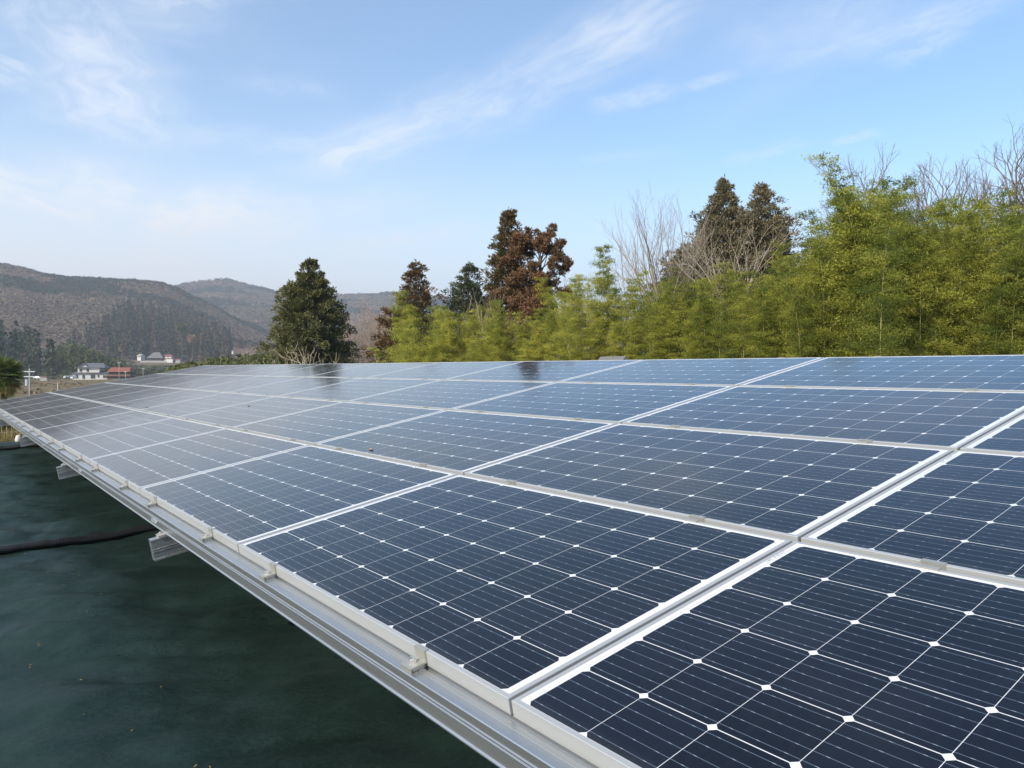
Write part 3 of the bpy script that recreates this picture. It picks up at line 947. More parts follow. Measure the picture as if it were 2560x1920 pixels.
def put_bamboo(x, ytop, Y, k, label=None, tilt=None):
    b = base_at(x, Y)
    h = height_to(x, ytop, Y)
    s = max(h, 1.2) / (9.0 * .95)
    rot = (g.uniform(-.05, .05), g.uniform(-.05, .05), g.uniform(0, 6.28)) if tilt is None else tilt
    k = (k, x < 1570 + g.uniform(-90, 90))
    if k not in dict(BPROTO):
        t = thing('bamboo', BLAB, 'bamboo', b, 0, 'bamboos of the grove')
        cu, fo = BAM[k[0]]
        if k[1]: fo = fo.copy(); fo.materials.clear()
        obj('culm', cu, M['culm'], t); obj('foliage', fo, M['youngbamboo' if k[1] else 'bamboo'], t)
        t.rotation_euler = rot; t.scale = (s, s, s)
        BPROTO.append((k, t))
        if label: t['label'] = label
        return t
    return copy_tree(dict(BPROTO)[k], label or BLAB, None, b, rot, s)

g = np.random.default_rng(21)
def grove_depth(x):
    return float(np.interp(x, [900, 1300, 1600, 2000, 2600], [40, 38, 34, 28, 25]))
for row, (dy, drop, step) in enumerate(((0, 60, 46), (1.4, 22, 40), (3.2, 0, 38), (6.0, -12, 44))):
    x = 985 + 20 * row
    while x < 2720:
        top = float(np.interp(x, SKY_B[:, 0], SKY_B[:, 1]))
        top = min(top + drop * g.uniform(.4, 1.5) + g.uniform(-22, 14), 870)
        if row and (1390 < x < 1680 or x > 1990) and g.uniform() < .2: top -= g.uniform(25, 75) * (1.0 if x > 1900 else .7)
        put_bamboo(x, top, grove_depth(x) + dy + g.uniform(-.6, .6), int(g.integers(0, 6)))
        x += step * g.uniform(.75, 1.3)
# the ones that stand out
put_bamboo(1503, 612, 37, 5, 'lone feathery bamboo spire rising above the grove right of the brown cedars', (0.0, 0.02, .5))
put_bamboo(2150, 398, 27.5, 2, 'tallest bamboo with nodding tip left of the bare oaks', (0.0, -0.02, 2.2))
put_bamboo(2105, 540, 28, 1, 'tall bamboo just left of the tallest nodding bamboo', (0.02, 0.0, 1.0))
put_bamboo(2230, 515, 27, 4, 'tall bamboo just right of the tallest nodding bamboo', (0.02, 0.03, 3.0))
put_bamboo(1000, 725, 44, 5, 'bright yellow green bamboo rising left of the small brown cedar', (0, 0, 1.2))
put_bamboo(1240, 745, 41, 0, 'bamboo spire standing in front of the tall brown cedar', (0, 0, 2.4))
put_bamboo(1425, 690, 40, 3, 'bamboo at the right foot of the rusty brown cedar', (0, 0, 4.0))
pale = put_bamboo(2200, 560, 23.5, 3, 'bamboo with the longest bare yellow culm, at the front edge of the grove', (0, 0, 5.0))
for t_ in (pale,):
    for ch in t_.children:
        if ch.name.startswith('culm'):
            ch.data = ch.data.copy(); ch.data.materials[0] = M['paleculm']
put_bamboo(1755, 690, 32, 2, 'bamboo with pale straight culm in front of the twin olive conifers', (0, 0, .3))

# ------------------------------------------------------------------ single trees
def put_tree(name, label, x, ytop, Y, leafm, barkm='bark', group=None, rot=0.0, radpx=80, **kw):
    H = height_to(x, ytop, Y)
    me = conifer_meshes(kw.pop('seed', 1), H, size(radpx, Y), **kw)
    return plant(name, label, 'tree', me, (M[barkm], M[leafm]), base_at(x, Y), rot, group)

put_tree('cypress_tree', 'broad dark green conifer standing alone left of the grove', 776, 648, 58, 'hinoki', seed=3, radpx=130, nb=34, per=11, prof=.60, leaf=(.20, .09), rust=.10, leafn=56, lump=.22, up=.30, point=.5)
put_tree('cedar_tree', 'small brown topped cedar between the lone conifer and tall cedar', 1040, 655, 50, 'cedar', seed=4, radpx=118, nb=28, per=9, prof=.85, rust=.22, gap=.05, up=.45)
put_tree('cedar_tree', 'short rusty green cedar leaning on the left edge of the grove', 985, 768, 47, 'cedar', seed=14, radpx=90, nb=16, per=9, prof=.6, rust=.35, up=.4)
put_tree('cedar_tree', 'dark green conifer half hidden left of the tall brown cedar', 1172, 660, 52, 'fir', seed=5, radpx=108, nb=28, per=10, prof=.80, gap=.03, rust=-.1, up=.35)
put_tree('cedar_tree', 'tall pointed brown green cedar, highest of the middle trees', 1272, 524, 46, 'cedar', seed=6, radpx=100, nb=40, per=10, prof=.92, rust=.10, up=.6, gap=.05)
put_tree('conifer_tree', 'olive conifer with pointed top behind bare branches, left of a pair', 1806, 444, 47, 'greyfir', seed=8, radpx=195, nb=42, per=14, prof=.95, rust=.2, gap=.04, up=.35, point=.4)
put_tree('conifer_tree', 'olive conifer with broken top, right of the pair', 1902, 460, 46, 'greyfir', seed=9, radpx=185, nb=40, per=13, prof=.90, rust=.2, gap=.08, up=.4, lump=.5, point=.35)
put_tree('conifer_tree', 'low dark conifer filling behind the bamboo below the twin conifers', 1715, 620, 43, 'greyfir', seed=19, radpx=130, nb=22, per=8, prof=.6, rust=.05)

# the irregular rusty cedar: clumps on crooked limbs
def clump_tree(name, label, clumps, x0, Y, leafm, seed, leaf=(.17, .065)):
    g = np.random.default_rng(seed)
    b = np.array(base_at(x0, Y))
    seg, P, D, T, OUT = [], [], [], [], []
    top = at(1352, 640, Y) - b; top[1] = 0
    seg.append([0, 0, 0, *(top * .5), .17, .12]); seg.append([*(top * .5), *top, .12, .06])
    for (x, y, r, tint, dep) in clumps:
        c = at(x, y, Y + dep) - b
        rad = size(r, Y)
        f = np.clip(c[2] / top[2] - .18, .15, .95)
        a = top * f
        m = (a + c) / 2 + g.normal(0, .15, 3) + np.array([0, 0, -.15])
        seg.append([*a, *m, .045, .03]); seg.append([*m, *c, .03, .012])
        n = int(1300 * (rad / .5) ** 2)
        q = unit(g.normal(0, 1, (n, 3))) * (g.uniform(0, 1, (n, 1)) ** .45) * rad * np.array([[1, .9, .78]])
        # break the outline into tufts
        tuft = unit(g.normal(0, 1, (11, 3))) * rad * .95
        near = tuft[g.integers(0, 11, n)]
        q = q * .46 + near * .60
        OUT.append(unit(q)); P.append(c + q); D.append(unit(q / rad * .9 + g.normal(0, .5, (n, 3)) + np.array([0, 0, .35])))
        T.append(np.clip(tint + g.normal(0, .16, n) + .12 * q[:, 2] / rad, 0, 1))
    P, D, T = map(np.concatenate, (P, D, T)); n = len(P)
    v, f = leaf_quads(P, D, unit(g.normal(0, .65, (n, 3)) + np.concatenate(OUT)), leaf[0] * g.uniform(.5, 1.2, n), leaf[1] * g.uniform(.6, 1.3, n))
    tv, tf_ = tubes(seg, 6)
    return plant(name, label, 'tree', (np_mesh('trunk', tv, tf_, smooth=True), np_mesh('crown', v, f, T)), (M['bark'], M[leafm]), tuple(b))
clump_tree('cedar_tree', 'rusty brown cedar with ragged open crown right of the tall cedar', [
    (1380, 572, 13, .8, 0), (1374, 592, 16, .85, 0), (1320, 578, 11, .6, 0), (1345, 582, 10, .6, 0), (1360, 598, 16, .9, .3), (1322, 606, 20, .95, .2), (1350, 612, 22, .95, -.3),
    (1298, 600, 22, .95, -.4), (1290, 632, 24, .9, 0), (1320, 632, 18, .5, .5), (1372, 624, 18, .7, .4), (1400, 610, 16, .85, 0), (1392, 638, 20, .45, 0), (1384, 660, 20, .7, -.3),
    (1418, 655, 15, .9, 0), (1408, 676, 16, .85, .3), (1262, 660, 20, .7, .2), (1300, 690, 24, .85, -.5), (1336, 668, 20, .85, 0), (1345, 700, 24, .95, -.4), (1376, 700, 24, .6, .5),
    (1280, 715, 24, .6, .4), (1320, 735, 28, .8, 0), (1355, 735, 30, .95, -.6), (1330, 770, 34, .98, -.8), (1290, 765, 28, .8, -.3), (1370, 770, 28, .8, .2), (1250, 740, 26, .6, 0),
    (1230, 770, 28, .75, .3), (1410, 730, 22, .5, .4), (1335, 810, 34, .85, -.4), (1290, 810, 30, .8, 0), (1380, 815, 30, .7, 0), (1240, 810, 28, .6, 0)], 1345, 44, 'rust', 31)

# leafless trees
def put_bare(name, label, x, ytop, Y, seed, barkm, twigm, group=None, rot=0.0, **kw):
    H = height_to(x, ytop, Y)
    me = bare_tree_meshes(seed, H, kw.pop('spread', .8), **kw)
    return plant(name, label, 'tree', me, (M[barkm], M[twigm]), base_at(x, Y), rot, group)
put_bare('bare_tree', 'pale leafless tree with many upright stems left of the twin conifers', 1640, 495, 39, 41, 'palebark', 'twig', nstem=3, spread=.85, upright=.28, kink=.09, levels=4, r0=.15, split=2, shrink=.64, twig_r=.006)
put_bare('bare_tree', 'thin leafless tree close against the left olive conifer', 1712, 470, 41, 42, 'greybark', 'twig', nstem=2, spread=.75, upright=.30, kink=.09, levels=4, r0=.14, split=2, shrink=.62, twig_r=.008)
put_bare('bare_tree', 'pale bare tree spreading in front of the twin conifers', 1868, 490, 37, 43, 'palebark', 'palebark', nstem=2, spread=1.0, upright=.12, kink=.14, levels=4, r0=.16, split=2, shrink=.70, twig_r=.009)
put_bare('bare_tree', 'pinkish bare tree seen between twin conifers and tall bamboo', 2025, 545, 48, 44, 'greybark', 'twig', spread=1.0, upright=.14, levels=5, split=2, twig_r=.009)
OAK = dict(group='bare oaks behind the bamboo at right', taper=.28, child=.66, split=2, shrink=.66, twig_r=.006)
put_bare('bare_oak', 'leafless dark limbed oak, left of the three at right', 2368, 350, 37, 45, 'darkbark', 'darkbark', nstem=2, spread=.78, upright=.34, kink=.14, levels=6, r0=.30, **OAK)
put_bare('bare_oak', 'leafless dark limbed oak, middle of the three at right', 2455, 335, 36, 46, 'darkbark', 'darkbark', nstem=2, spread=.95, upright=.32, kink=.15, levels=6, r0=.30, **OAK)
put_bare('bare_oak', 'tallest leafless oak cut by the right edge of the picture', 2560, 305, 36, 47, 'darkbark', 'darkbark', nstem=1, spread=.95, upright=.36, kink=.12, levels=6, r0=.30, **OAK)
put_bare('bare_tree', 'small bare tree in front of the dark conifer left of the tall cedar', 1195, 720, 42, 48, 'palebark', 'palebark', nstem=3, spread=.85, upright=.2, kink=.11, levels=3, r0=.10, split=2, twig_r=.010)
put_bare('bare_tree', 'thin bare tree between rusty cedar and feathery bamboo spire', 1455, 665, 46, 49, 'greybark', 'twig', nstem=3, spread=.7, upright=.3, kink=.08, levels=3, r0=.08, split=2, twig_r=.009)
for i, (x, yt, lab) in enumerate(((760, 850, 'crooked pale pruned tree at the foot of the lone conifer'), (702, 868, 'small crooked pale tree left of the lone conifer foot'),
                                  (835, 880, 'low crooked pale tree right of the lone conifer foot'), (896, 876, 'short pale bare bush just right of the lone conifer'))):
    put_bare('pruned_tree', lab, x, yt, 27 + i, 60 + i, 'palebark', 'palebark', group='pruned bare trees behind the array', nstem=2, spread=1.15, upright=.12, kink=.36, levels=3, r0=.09, split=3, shrink=.72, twig_r=.012, first=.2)
for i, (x, yt, Y) in enumerate(((905, 770, 95), (945, 745, 105), (880, 800, 90), (930, 800, 84), (965, 770, 100), (990, 790, 90))):
    put_bare('bare_tree', 'slender leafless tree in the brown thicket right of the lone conifer', x, yt, Y, 70 + i, 'greybark', 'twig', group='slender bare trees in the brown thicket', nstem=2, spread=.55, upright=.6, kink=.1, levels=4, r0=.12, twig_r=.016)

# shrubs along the back of the array
def shrub_mesh(seed, R0, Hh, n=2600, leaf=(.12, .06)):
    g = np.random.default_rng(seed)
    c = unit(g.normal(0, 1, (14, 3))) * np.array([[R0 * .6, R0 * .6, Hh * .32]]) + np.array([0, 0, Hh * .5])
    q = c[g.integers(0, 14, n)] + unit(g.normal(0, 1, (n, 3))) * (g.uniform(0, 1, (n, 1)) ** .5) * R0 * .42
    q[:, 2] = np.abs(q[:, 2])
    D = unit(q - np.array([0, 0, Hh * .3]) + g.normal(0, .5, (n, 3)))
    v, f = leaf_quads(q, D, unit(g.normal(0, 1, (n, 3))), leaf[0] * g.uniform(.6, 1.4, n), leaf[1] * g.uniform(.6, 1.4, n))
    seg = [[0, 0, 0, *(k * .9), .02, .008] for k in c]
    sv_, sf_ = tubes(seg, 4)
    return np_mesh('stems', sv_, sf_), np_mesh('foliage', v, f, np.clip(g.normal(.5, .25, n), 0, 1))
SHR = [shrub_mesh(80 + i, 1.3, (1.9, 2.3, 1.6)[i]) for i in range(3)]
g = np.random.default_rng(33)
shp = {}
for i, (x, Y, s) in enumerate([(700, 44, 1.1), (745, 42, .9), (800, 43, 1.0), (850, 42, 1.0), (885, 41, 1.1), (925, 42, 1.1), (960, 40, 1.1), (1000, 39, .9), (860, 46, 1.5), (660, 47, 1.0),
                               (1060, 36, .8), (1130, 36, .9), (1210, 35, .8), (1290, 35, .8), (1390, 35, .9), (1480, 34, .8), (1900, 27, .8), (2020, 26, .8), (2260, 23.5, .7), (2350, 23.5, .8), (2450, 23, .7), (2540, 23, .7)]):
    k = i % 3; lab = 'low olive shrub in the scrub along the foot of the trees'
    if k not in shp:
        shp[k] = plant('shrub', lab, 'shrub', SHR[k], (M['bark'], M['bush']), base_at(x, Y), g.uniform(0, 6), 'shrubs at the foot of the trees', ('stems', 'foliage'), s)
    else:
        copy_tree(shp[k], lab, None, base_at(x, Y), (0, 0, g.uniform(0, 6)), s)

# grey roofed hut hidden in the bamboo
p = at(1690, 905, 40); hz = gz1(p[0], p[1])
hut = thing('shed', 'dark grey roofed shed glimpsed through the bamboo', 'shed', (p[0], p[1], hz), R(12))
obj('wall', MB().box((-2.4, -1.6, 0), (2.4, 1.6, 1.9)).mesh('wall'), M['darkwall'], hut)
obj('roof', MB().extrude([(-2.1, 1.75), (2.1, 1.75), (0.0, 2.75)], -2.8, 2.8).mesh('roof'), M['greyroof'], hut)
p = at(1532, 905, 33); hz = gz1(p[0], p[1])
hut = thing('shed', 'low grey roof gable showing at the foot of the bamboo', 'shed', (p[0], p[1], hz), R(-60))
obj('wall', MB().box((-.75, -.7, 0), (.75, .7, 1.05)).mesh('wall'), M['darkwall'], hut)
obj('roof', MB().extrude([(-.95, 0.98), (.95, 0.98), (0.0, 1.95)], -.9, .9).mesh('roof'), M['thatch'], hut)

# ------------------------------------------------------------------ far end: fence, dry grass, hedge, palm
def fence():
    t = thing('wire_fence', 'cream welded wire fence beyond the far end of the sheet', 'fence', gp(16.75, -1.6), math.atan2(Vh[1], Vh[0]))
    w, L, H = MB(), 5.4, .72
    for i in range(int(L / .085) + 1):
        x = -L / 2 + i * .085; w.box((x - .0028, -.0028, 0.0), (x + .0028, .0028, H))
    for i in range(6):
        z = .04 + i * .135; w.box((-L / 2, -.0075, z - .0028), (L / 2, -.0029, z + .0028))
    obj('wire_mesh', w.mesh('wire_mesh'), M['wire'], t)
    for x in (-2.7, -.9, .9, 2.7):
        obj('post', MB().tube([(x, .03, -.1), (x, .03, H + .03)], .018, 8).mesh('post'), M['wire'], t)
    t.location.z = -0.02
fence()
g = np.random.default_rng(9)
n = 9000
uu = g.uniform(16.2, 19.0, n); vv = g.uniform(-5.5, 3.0, n)
xy = O2 + np.outer(uu, Uh) + np.outer(vv, Vh)
zz_ = ground_z(xy[:, 0], xy[:, 1]) - .03
v_, f_ = leaf_quads(np.column_stack([xy, zz_]), unit(g.normal(0, .45, (n, 3)) + np.array([0, 0, 1])), unit(g.normal(0, 1, (n, 3)) * np.array([1, 1, .1])), g.uniform(.08, .26, n), g.uniform(.006, .014, n))
stuff(obj('dry_grass', np_mesh('dry_grass', v_, f_, g.uniform(0, 1, n)), M['grass']), 'yellow dry grass along the foot of the wire fence', 'grass')
hm = [shrub_mesh(90 + i, .9, .62, 3600, (.09, .05)) for i in range(2)]
for i, (u, v) in enumerate(((19.6, -4.6), (19.9, -2.9), (19.7, -1.2), (20.0, .4), (19.8, 2.0))):
    x, y, _ = gp(u, v)
    lab = f'dark low bush behind the wire fence, {ORD[i]} from the left'
    plant('bush', lab, 'bush', hm[i % 2], (M['bark'], M['fir']), (x, y, gz1(x, y) - .1), i * 1.3, 'dark bushes behind the fence', ('stems', 'foliage'))
x, y, _ = gp(15.95, .42)
tag(obj('white_bag', MB().tube([(x, y, 0.0), (x + .01, y, .05), (x + .01, y + .01, .13), (x + .03, y, .17)], [.05, .065, .05, .012], 9).mesh('white_bag', True), M['white']), 'small white bag lying at the edge of the sheet by the fence', 'bag')

def palm(x, ycrown, Y):
    g = np.random.default_rng(3)
    b = np.array(base_at(x, Y)); top = float(at(x, ycrown, Y)[2]) - b[2]
    t = thing('palm_tree', 'shaggy fan palm cut by the left edge of the picture', 'tree', tuple(b))
    obj('trunk', MB().tube([(0, 0, 0), (.02, 0, top * .5), (0, .03, top)], [.16, .17, .19], 10).mesh('trunk', True), M['bark'], t)
    P, D, Nn, Ls, Ws, T = [], [], [], [], [], []
    seg = []
    for i in range(64):
        a = i * 2.399; el = 1.25 - 2.55 * (i / 63) ** .9 + g.uniform(-.12, .12)
        d = np.array([math.cos(a) * math.cos(el), math.sin(a) * math.cos(el), math.sin(el)])
        L = g.uniform(.55, .8)
        hub = np.array([0, 0, top]) + d * L
        seg.append([0, 0, top, *hub, .014, .010])
        side = unit(np.cross(d, np.array([0, 0, 1.0]))); upv = np.cross(side, d)
        dead = 1.0 if i > 46 else 0.0
        for j in range(30):
            th = (j / 29 - .5) * 4.4
            ld = unit(d * math.cos(th) + side * math.sin(th) + np.array([0, 0, -.25 - .5 * dead]))
            P.append(hub); D.append(ld); Nn.append(unit(upv + g.normal(0, .25, 3))); Ls.append(g.uniform(.55, .85)); Ws.append(.085)
            T.append(np.clip((.15 if not dead else .95) + g.normal(0, .12) + .25 * (i > 34), 0, 1))
    v, f = leaf_quads(np.array(P), np.array(D), np.array(Nn), Ls, Ws)
    obj('crown', np_mesh('crown', v, f, T), M['palm'], t)
    sv_, sf_ = tubes(seg, 4); obj('leaf_stalks', np_mesh('leaf_stalks', sv_, sf_), M['bush'], t)
palm(8, 938, 46)

# ------------------------------------------------------------------ village in the valley
def gable(w, d, h0, h1, over=.5):
    return MB().extrude([(-d / 2 - over, h0), (d / 2 + over, h0), (d / 2 + over, h0 + .15), (0, h1), (-d / 2 - over, h0 + .15)], -w / 2 - over, w / 2 + over)
def hip(w, d, h0, h1, inset, over=.6):
    a, b = w / 2 + over, d / 2 + over
    return MB().add([(-a, -b, h0), (a, -b, h0), (a, b, h0), (-a, b, h0), (-a + inset, 0, h1), (a - inset, 0, h1)], [(0, 3, 2, 1), (0, 1, 5, 4), (1, 2, 5), (2, 3, 4, 5), (3, 0, 4)])
def win(t, x0, x1, z0, z1, y, name='window'):
    o = obj(name, MB().box((x0, y - .06, z0), (x1, y + .02, z1)).mesh(name), M['window'], t)
    obj('sill', MB().box((x0 - .1, y - .16, z0 - .12), (x1 + .1, y + .02, z0)).mesh('sill'), M['white'], o)
def site(x, Y, ybase):
    p = at(x, ybase, Y)
    return (float(p[0]), float(p[1]), float(p[2]))

Y = 330; sc = Y / F
h = thing('house', 'large white two storey house with grey tiled roofs in the valley', 'house', site(236, Y, 948), R(14))
k = 1.0
obj('wall', MB().box((-7.4, -4, -1.5), (7.4, 4, 2.6)).box((-5.6, -3.2, 2.9), (3.0, 3.0, 5.0)).mesh('wall'), M['white'], h)
obj('lower_roof', hip(14.8, 8.0, 2.6, 3.7, 3.2, .7).mesh('lower_roof'), M['greyroof'], h)
obj('upper_roof', hip(8.8, 6.4, 4.98, 7.0, 1.5, .9).mesh('upper_roof'), M['greyroof'], h)
gw = MB().extrude([(-1.9, 5.0), (1.9, 5.0), (0, 6.7)], -3.4, 2.0); gw.v = [(y - 3.2, x, z) for x, y, z in gw.v]; gw.f = [q[::-1] for q in gw.f]
obj('gable', gw.mesh('gable'), M['white'], h)
gr = MB().extrude([(-2.5, 4.9), (-1.9, 4.9), (0, 6.72), (1.9, 4.9), (2.5, 4.9), (0, 7.0)], -3.9, 2.0); gr.v = [(y - 3.2, x, z) for x, y, z in gr.v]; gr.f = [q[::-1] for q in gr.f]
obj('gable_roof', gr.mesh('gable_roof'), M['greyroof'], h)
obj('balcony', MB().box((-.6, -4.4, 2.9), (3.1, -3.21, 3.9)).mesh('balcony'), M['white'], h)
for x0, x1, z0, z1, yy in ((-4.9, -3.9, 3.3, 4.5, -3.2), (-2.2, -1.2, 3.3, 4.5, -3.2), (-6.3, -5.2, .6, 1.9, -4), (-3.6, -2.6, .3, 1.9, -4), (-.4, 1.4, .4, 2.0, -4), (2.3, 3.0, .9, 1.9, -4), (4.4, 6.6, .6, 1.7, -4)):
    win(h, x0, x1, z0, z1, yy)
h = thing('house', 'red tiled two tier house right of the white house', 'house', site(303, Y, 949), R(6))
obj('wall', MB().box((-4.6, -3, -1.5), (4.8, 3, 2.2)).box((-4.2, -2.2, 2.2), (4.2, 2.2, 3.4)).mesh('wall'), M['darkwall'], h)
obj('lower_roof', hip(9.4, 6.4, 1.5, 2.8, 2.6, .7).mesh('lower_roof'), M['redroof'], h)
obj('upper_roof', hip(8.0, 5.0, 3.35, 5.3, .7, .7).mesh('upper_roof'), M['redroof'], h)
win(h, -2, 0, .2, 1.3, -3); win(h, 1.2, 2.6, .2, 1.3, -3)

Y = 650
h = thing('house', 'small white gabled house at the foot of the cedar wood', 'house', site(353, Y, 897), R(-30))
obj('wall', MB().box((-2.4, -2.0, -1.5), (2.4, 2.0, 2.4)).extrude([(-2.0, 2.4), (2.0, 2.4), (0, 3.6)], -2.4, 2.4).mesh('wall'), M['white'], h)
rf = gable(4.8, 4.0, 2.42, 3.95, .5); rf = MB().extrude([(-2.6, 2.25), (0, 3.62), (2.6, 2.25), (2.6, 2.5), (0, 3.95), (-2.6, 2.5)], -2.8, 2.8)
obj('roof', rf.mesh('roof'), M['concrete'], h); win(h, -.5, .5, .9, 1.8, -2.0)
h = thing('house', 'farmhouse with tall grey thatched hip roof', 'house', site(392, Y, 900), R(4))
obj('wall', MB().box((-5.6, -3.4, -1.5), (5.6, 3.4, 2.2)).mesh('wall'), M['darkwall'], h)
obj('roof', hip(12.2, 7.4, 1.5, 6.6, 4.6, 1.0).mesh('roof'), M['thatch'], h)
obj('door', MB().box((-1, -3.46, 0), (1, -3.38, 1.9)).mesh('door'), M['darkwall'], h)
h = thing('house', 'white house with brown tiled roof right of the thatched farmhouse', 'house', site(424, Y, 904), R(-8))
obj('wall', MB().box((-4.4, -2.6, -1.5), (4.4, 2.6, 2.5)).box((-2.8, -2.0, 2.6), (2.8, 2.0, 4.6)).mesh('wall'), M['white'], h)
obj('lower_roof', hip(8.8, 5.2, 2.4, 3.6, 2.0, .5).mesh('lower_roof'), M['brownroof'], h)
obj('upper_roof', hip(5.6, 4.0, 4.5, 6.2, 1.6, .6).mesh('upper_roof'), M['brownroof'], h)
win(h, -.4, .4, 3.3, 4.2, -2.0)
h = thing('shed', 'tiny white shed right of the brown roofed house', 'shed', site(446, Y, 906), 0)
obj('wall', MB().box((-2, -1.5, -1), (2, 1.5, 2.0)).mesh('wall'), M['concrete'], h); obj('roof', gable(4, 3, 2.0, 2.9, .3).mesh('roof'), M['brownroof'], h)
h = thing('shed', 'single tiny pale hut on the brown cutting', 'shed', site(582, 560, 882), 0)
obj('wall', MB().box((-.55, -.6, -1), (.55, .6, 1.0)).mesh('wall'), M['white'], h); obj('roof', gable(1.1, 1.2, 1.0, 1.45, .1).mesh('roof'), M['concrete'], h)
p0, p1 = site(350, 640, 903), site(416, 640, 905)
tag(obj('garden_wall', MB().box((0, 0, -1.2), (math.dist(p0[:2], p1[:2]), .3, .35)).mesh('garden_wall'), M['concrete']), 'long low white wall in front of the thatched farmhouse', 'wall')
gw = bpy.data.objects['garden_wall']; gw.location = p0; gw.rotation_euler = (0, 0, math.atan2(p1[1] - p0[1], p1[0] - p0[0]))

h = thing('shed', 'small pale flat shed left of the white house', 'shed', site(112, 300, 951), R(5))
obj('wall', MB().box((-1.25, -1, -1), (1.25, 1, 1.25)).mesh('wall'), M['concrete'], h); obj('roof', MB().box((-1.4, -1.15, 1.25), (1.4, 1.15, 1.45)).mesh('roof'), M['brownroof'], h)
def car(x, ybase, Y, label, rot, van=False):
    t = thing('parked_car', label, 'car', site(x, Y, ybase), rot, 'white cars in the valley')
    b = MB()
    if van: b.extrude([(-.7, .3), (.7, .3), (.7, 1.1), (.55, 1.75), (-.55, 1.75), (-.7, 1.1)], -1.6, 1.6)
    else:
        b.extrude([(-.75, .3), (.75, .3), (.75, .85), (-.75, .85)], -1.9, 1.9); b.extrude([(-.7, .85), (.7, .85), (.55, 1.4), (-.55, 1.4)], -1.2, .9)
    t.scale = (.7, .7, .7)
    obj('body', b.mesh('body'), M['carpaint'], t)
    obj('windscreen', (MB().box((-1.62, -.58, 1.1), (-1.3, .58, 1.6)) if van else MB().box((-1.22, -.6, .9), (-1.0, .6, 1.32))).mesh('windscreen'), M['window'], t)
    for sx in (-1.1, 1.1):
        for sy in (-.72, .72):
            obj('wheel', MB().tube([(sx, sy - .1, .3), (sx, sy + .1, .3)], .3, 12).mesh('wheel'), M['rubber'], t)
car(184, 947, 300, 'white van parked just left of the white house', R(80), True)
car(168, 945, 310, 'white car parked left of the white van', R(70))
car(94, 947, 290, 'white car left of the pale flat shed', R(0))

def pole(x, ytop, ybase, Y, label, lamp=False, arms=1):
    b = site(x, Y, ybase); hgt = float(at(x, ytop, Y)[2]) - b[2]
    t = thing('utility_pole', label, 'pole', (b[0], b[1], b[2] - 3), 0, 'utility poles in the valley')
    obj('shaft', MB().tube([(0, 0, 0), (0, 0, hgt + 3)], [.13, .09], 10).mesh('shaft', True), M['concrete'], t)
    for i in range(arms):
        obj('crossarm', MB().box((-.75, -.05, hgt + 3 - .5 - i * .7), (.75, .05, hgt + 3 - .38 - i * .7)).mesh('crossarm'), M['galv'], t)
    if arms > 1:
        obj('transformer', MB().tube([(-.36, 0, hgt + .6), (-.36, 0, hgt + 1.5)], .24, 10).mesh('transformer'), M['galv'], t)
pole(74.5, 921, 992, 105, 'white concrete utility pole nearest the palm, tallest in view', arms=2)
pole(298, 904, 948, 290, 'concrete utility pole in front of the red tiled house')
pole(358, 919, 940, 300, 'thin utility pole right of the red tiled house')
pole(314, 927, 946, 320, 'short pole right of the pole before the red house')
pole(145, 957, 980, 120, 'short white post in the brown field', arms=0)


# ------------------------------------------------------------------ far woods: masses of crowns
def crowns(cx, cy, cz, rad, hgt, tint, nleaf, seed, cone=False, sz=.42, spread_t=.08, lw=.8):
    """many far crowns in one mesh, each a puff (or spire) of leaf-sized faces"""
    g = np.random.default_rng(seed)
    n = len(cx); tot = n * nleaf
    i = np.repeat(np.arange(n), nleaf)
    if cone:
        z = g.uniform(0, 1, tot) ** 1.25
        a = g.uniform(0, 6.28, tot); r = (1 - z) ** .75 * g.uniform(.45, 1.05, tot)
        q = np.stack([np.cos(a) * r * rad[i], np.sin(a) * r * rad[i], z * hgt[i]], 1)
        Nf = unit(np.stack([np.cos(a), np.sin(a), np.full(tot, .45)], 1) + g.normal(0, .2, (tot, 3)))
    else:
        q = unit(g.normal(0, 1, (tot, 3))); q[:, 2] = np.abs(q[:, 2]) * 1.0 - .15
        Nf = unit(q + g.normal(0, .16, (tot, 3)) + np.array([0, 0, .9]))
        q = q * (g.uniform(.35, 1, tot) ** .5)[:, None] * np.stack([rad[i], rad[i], hgt[i]], 1)
    P = q + np.stack([cx[i], cy[i], cz[i]], 1)
    L = sz * rad[i] * g.uniform(.6, 1.4, tot)
    v, f = leaf_quads(P, unit(np.cross(Nf, g.normal(0, 1, (tot, 3)))), Nf, L, L * lw)
    return v, f, np.clip(tint[i] + g.normal(0, spread_t, tot), 0, 1)

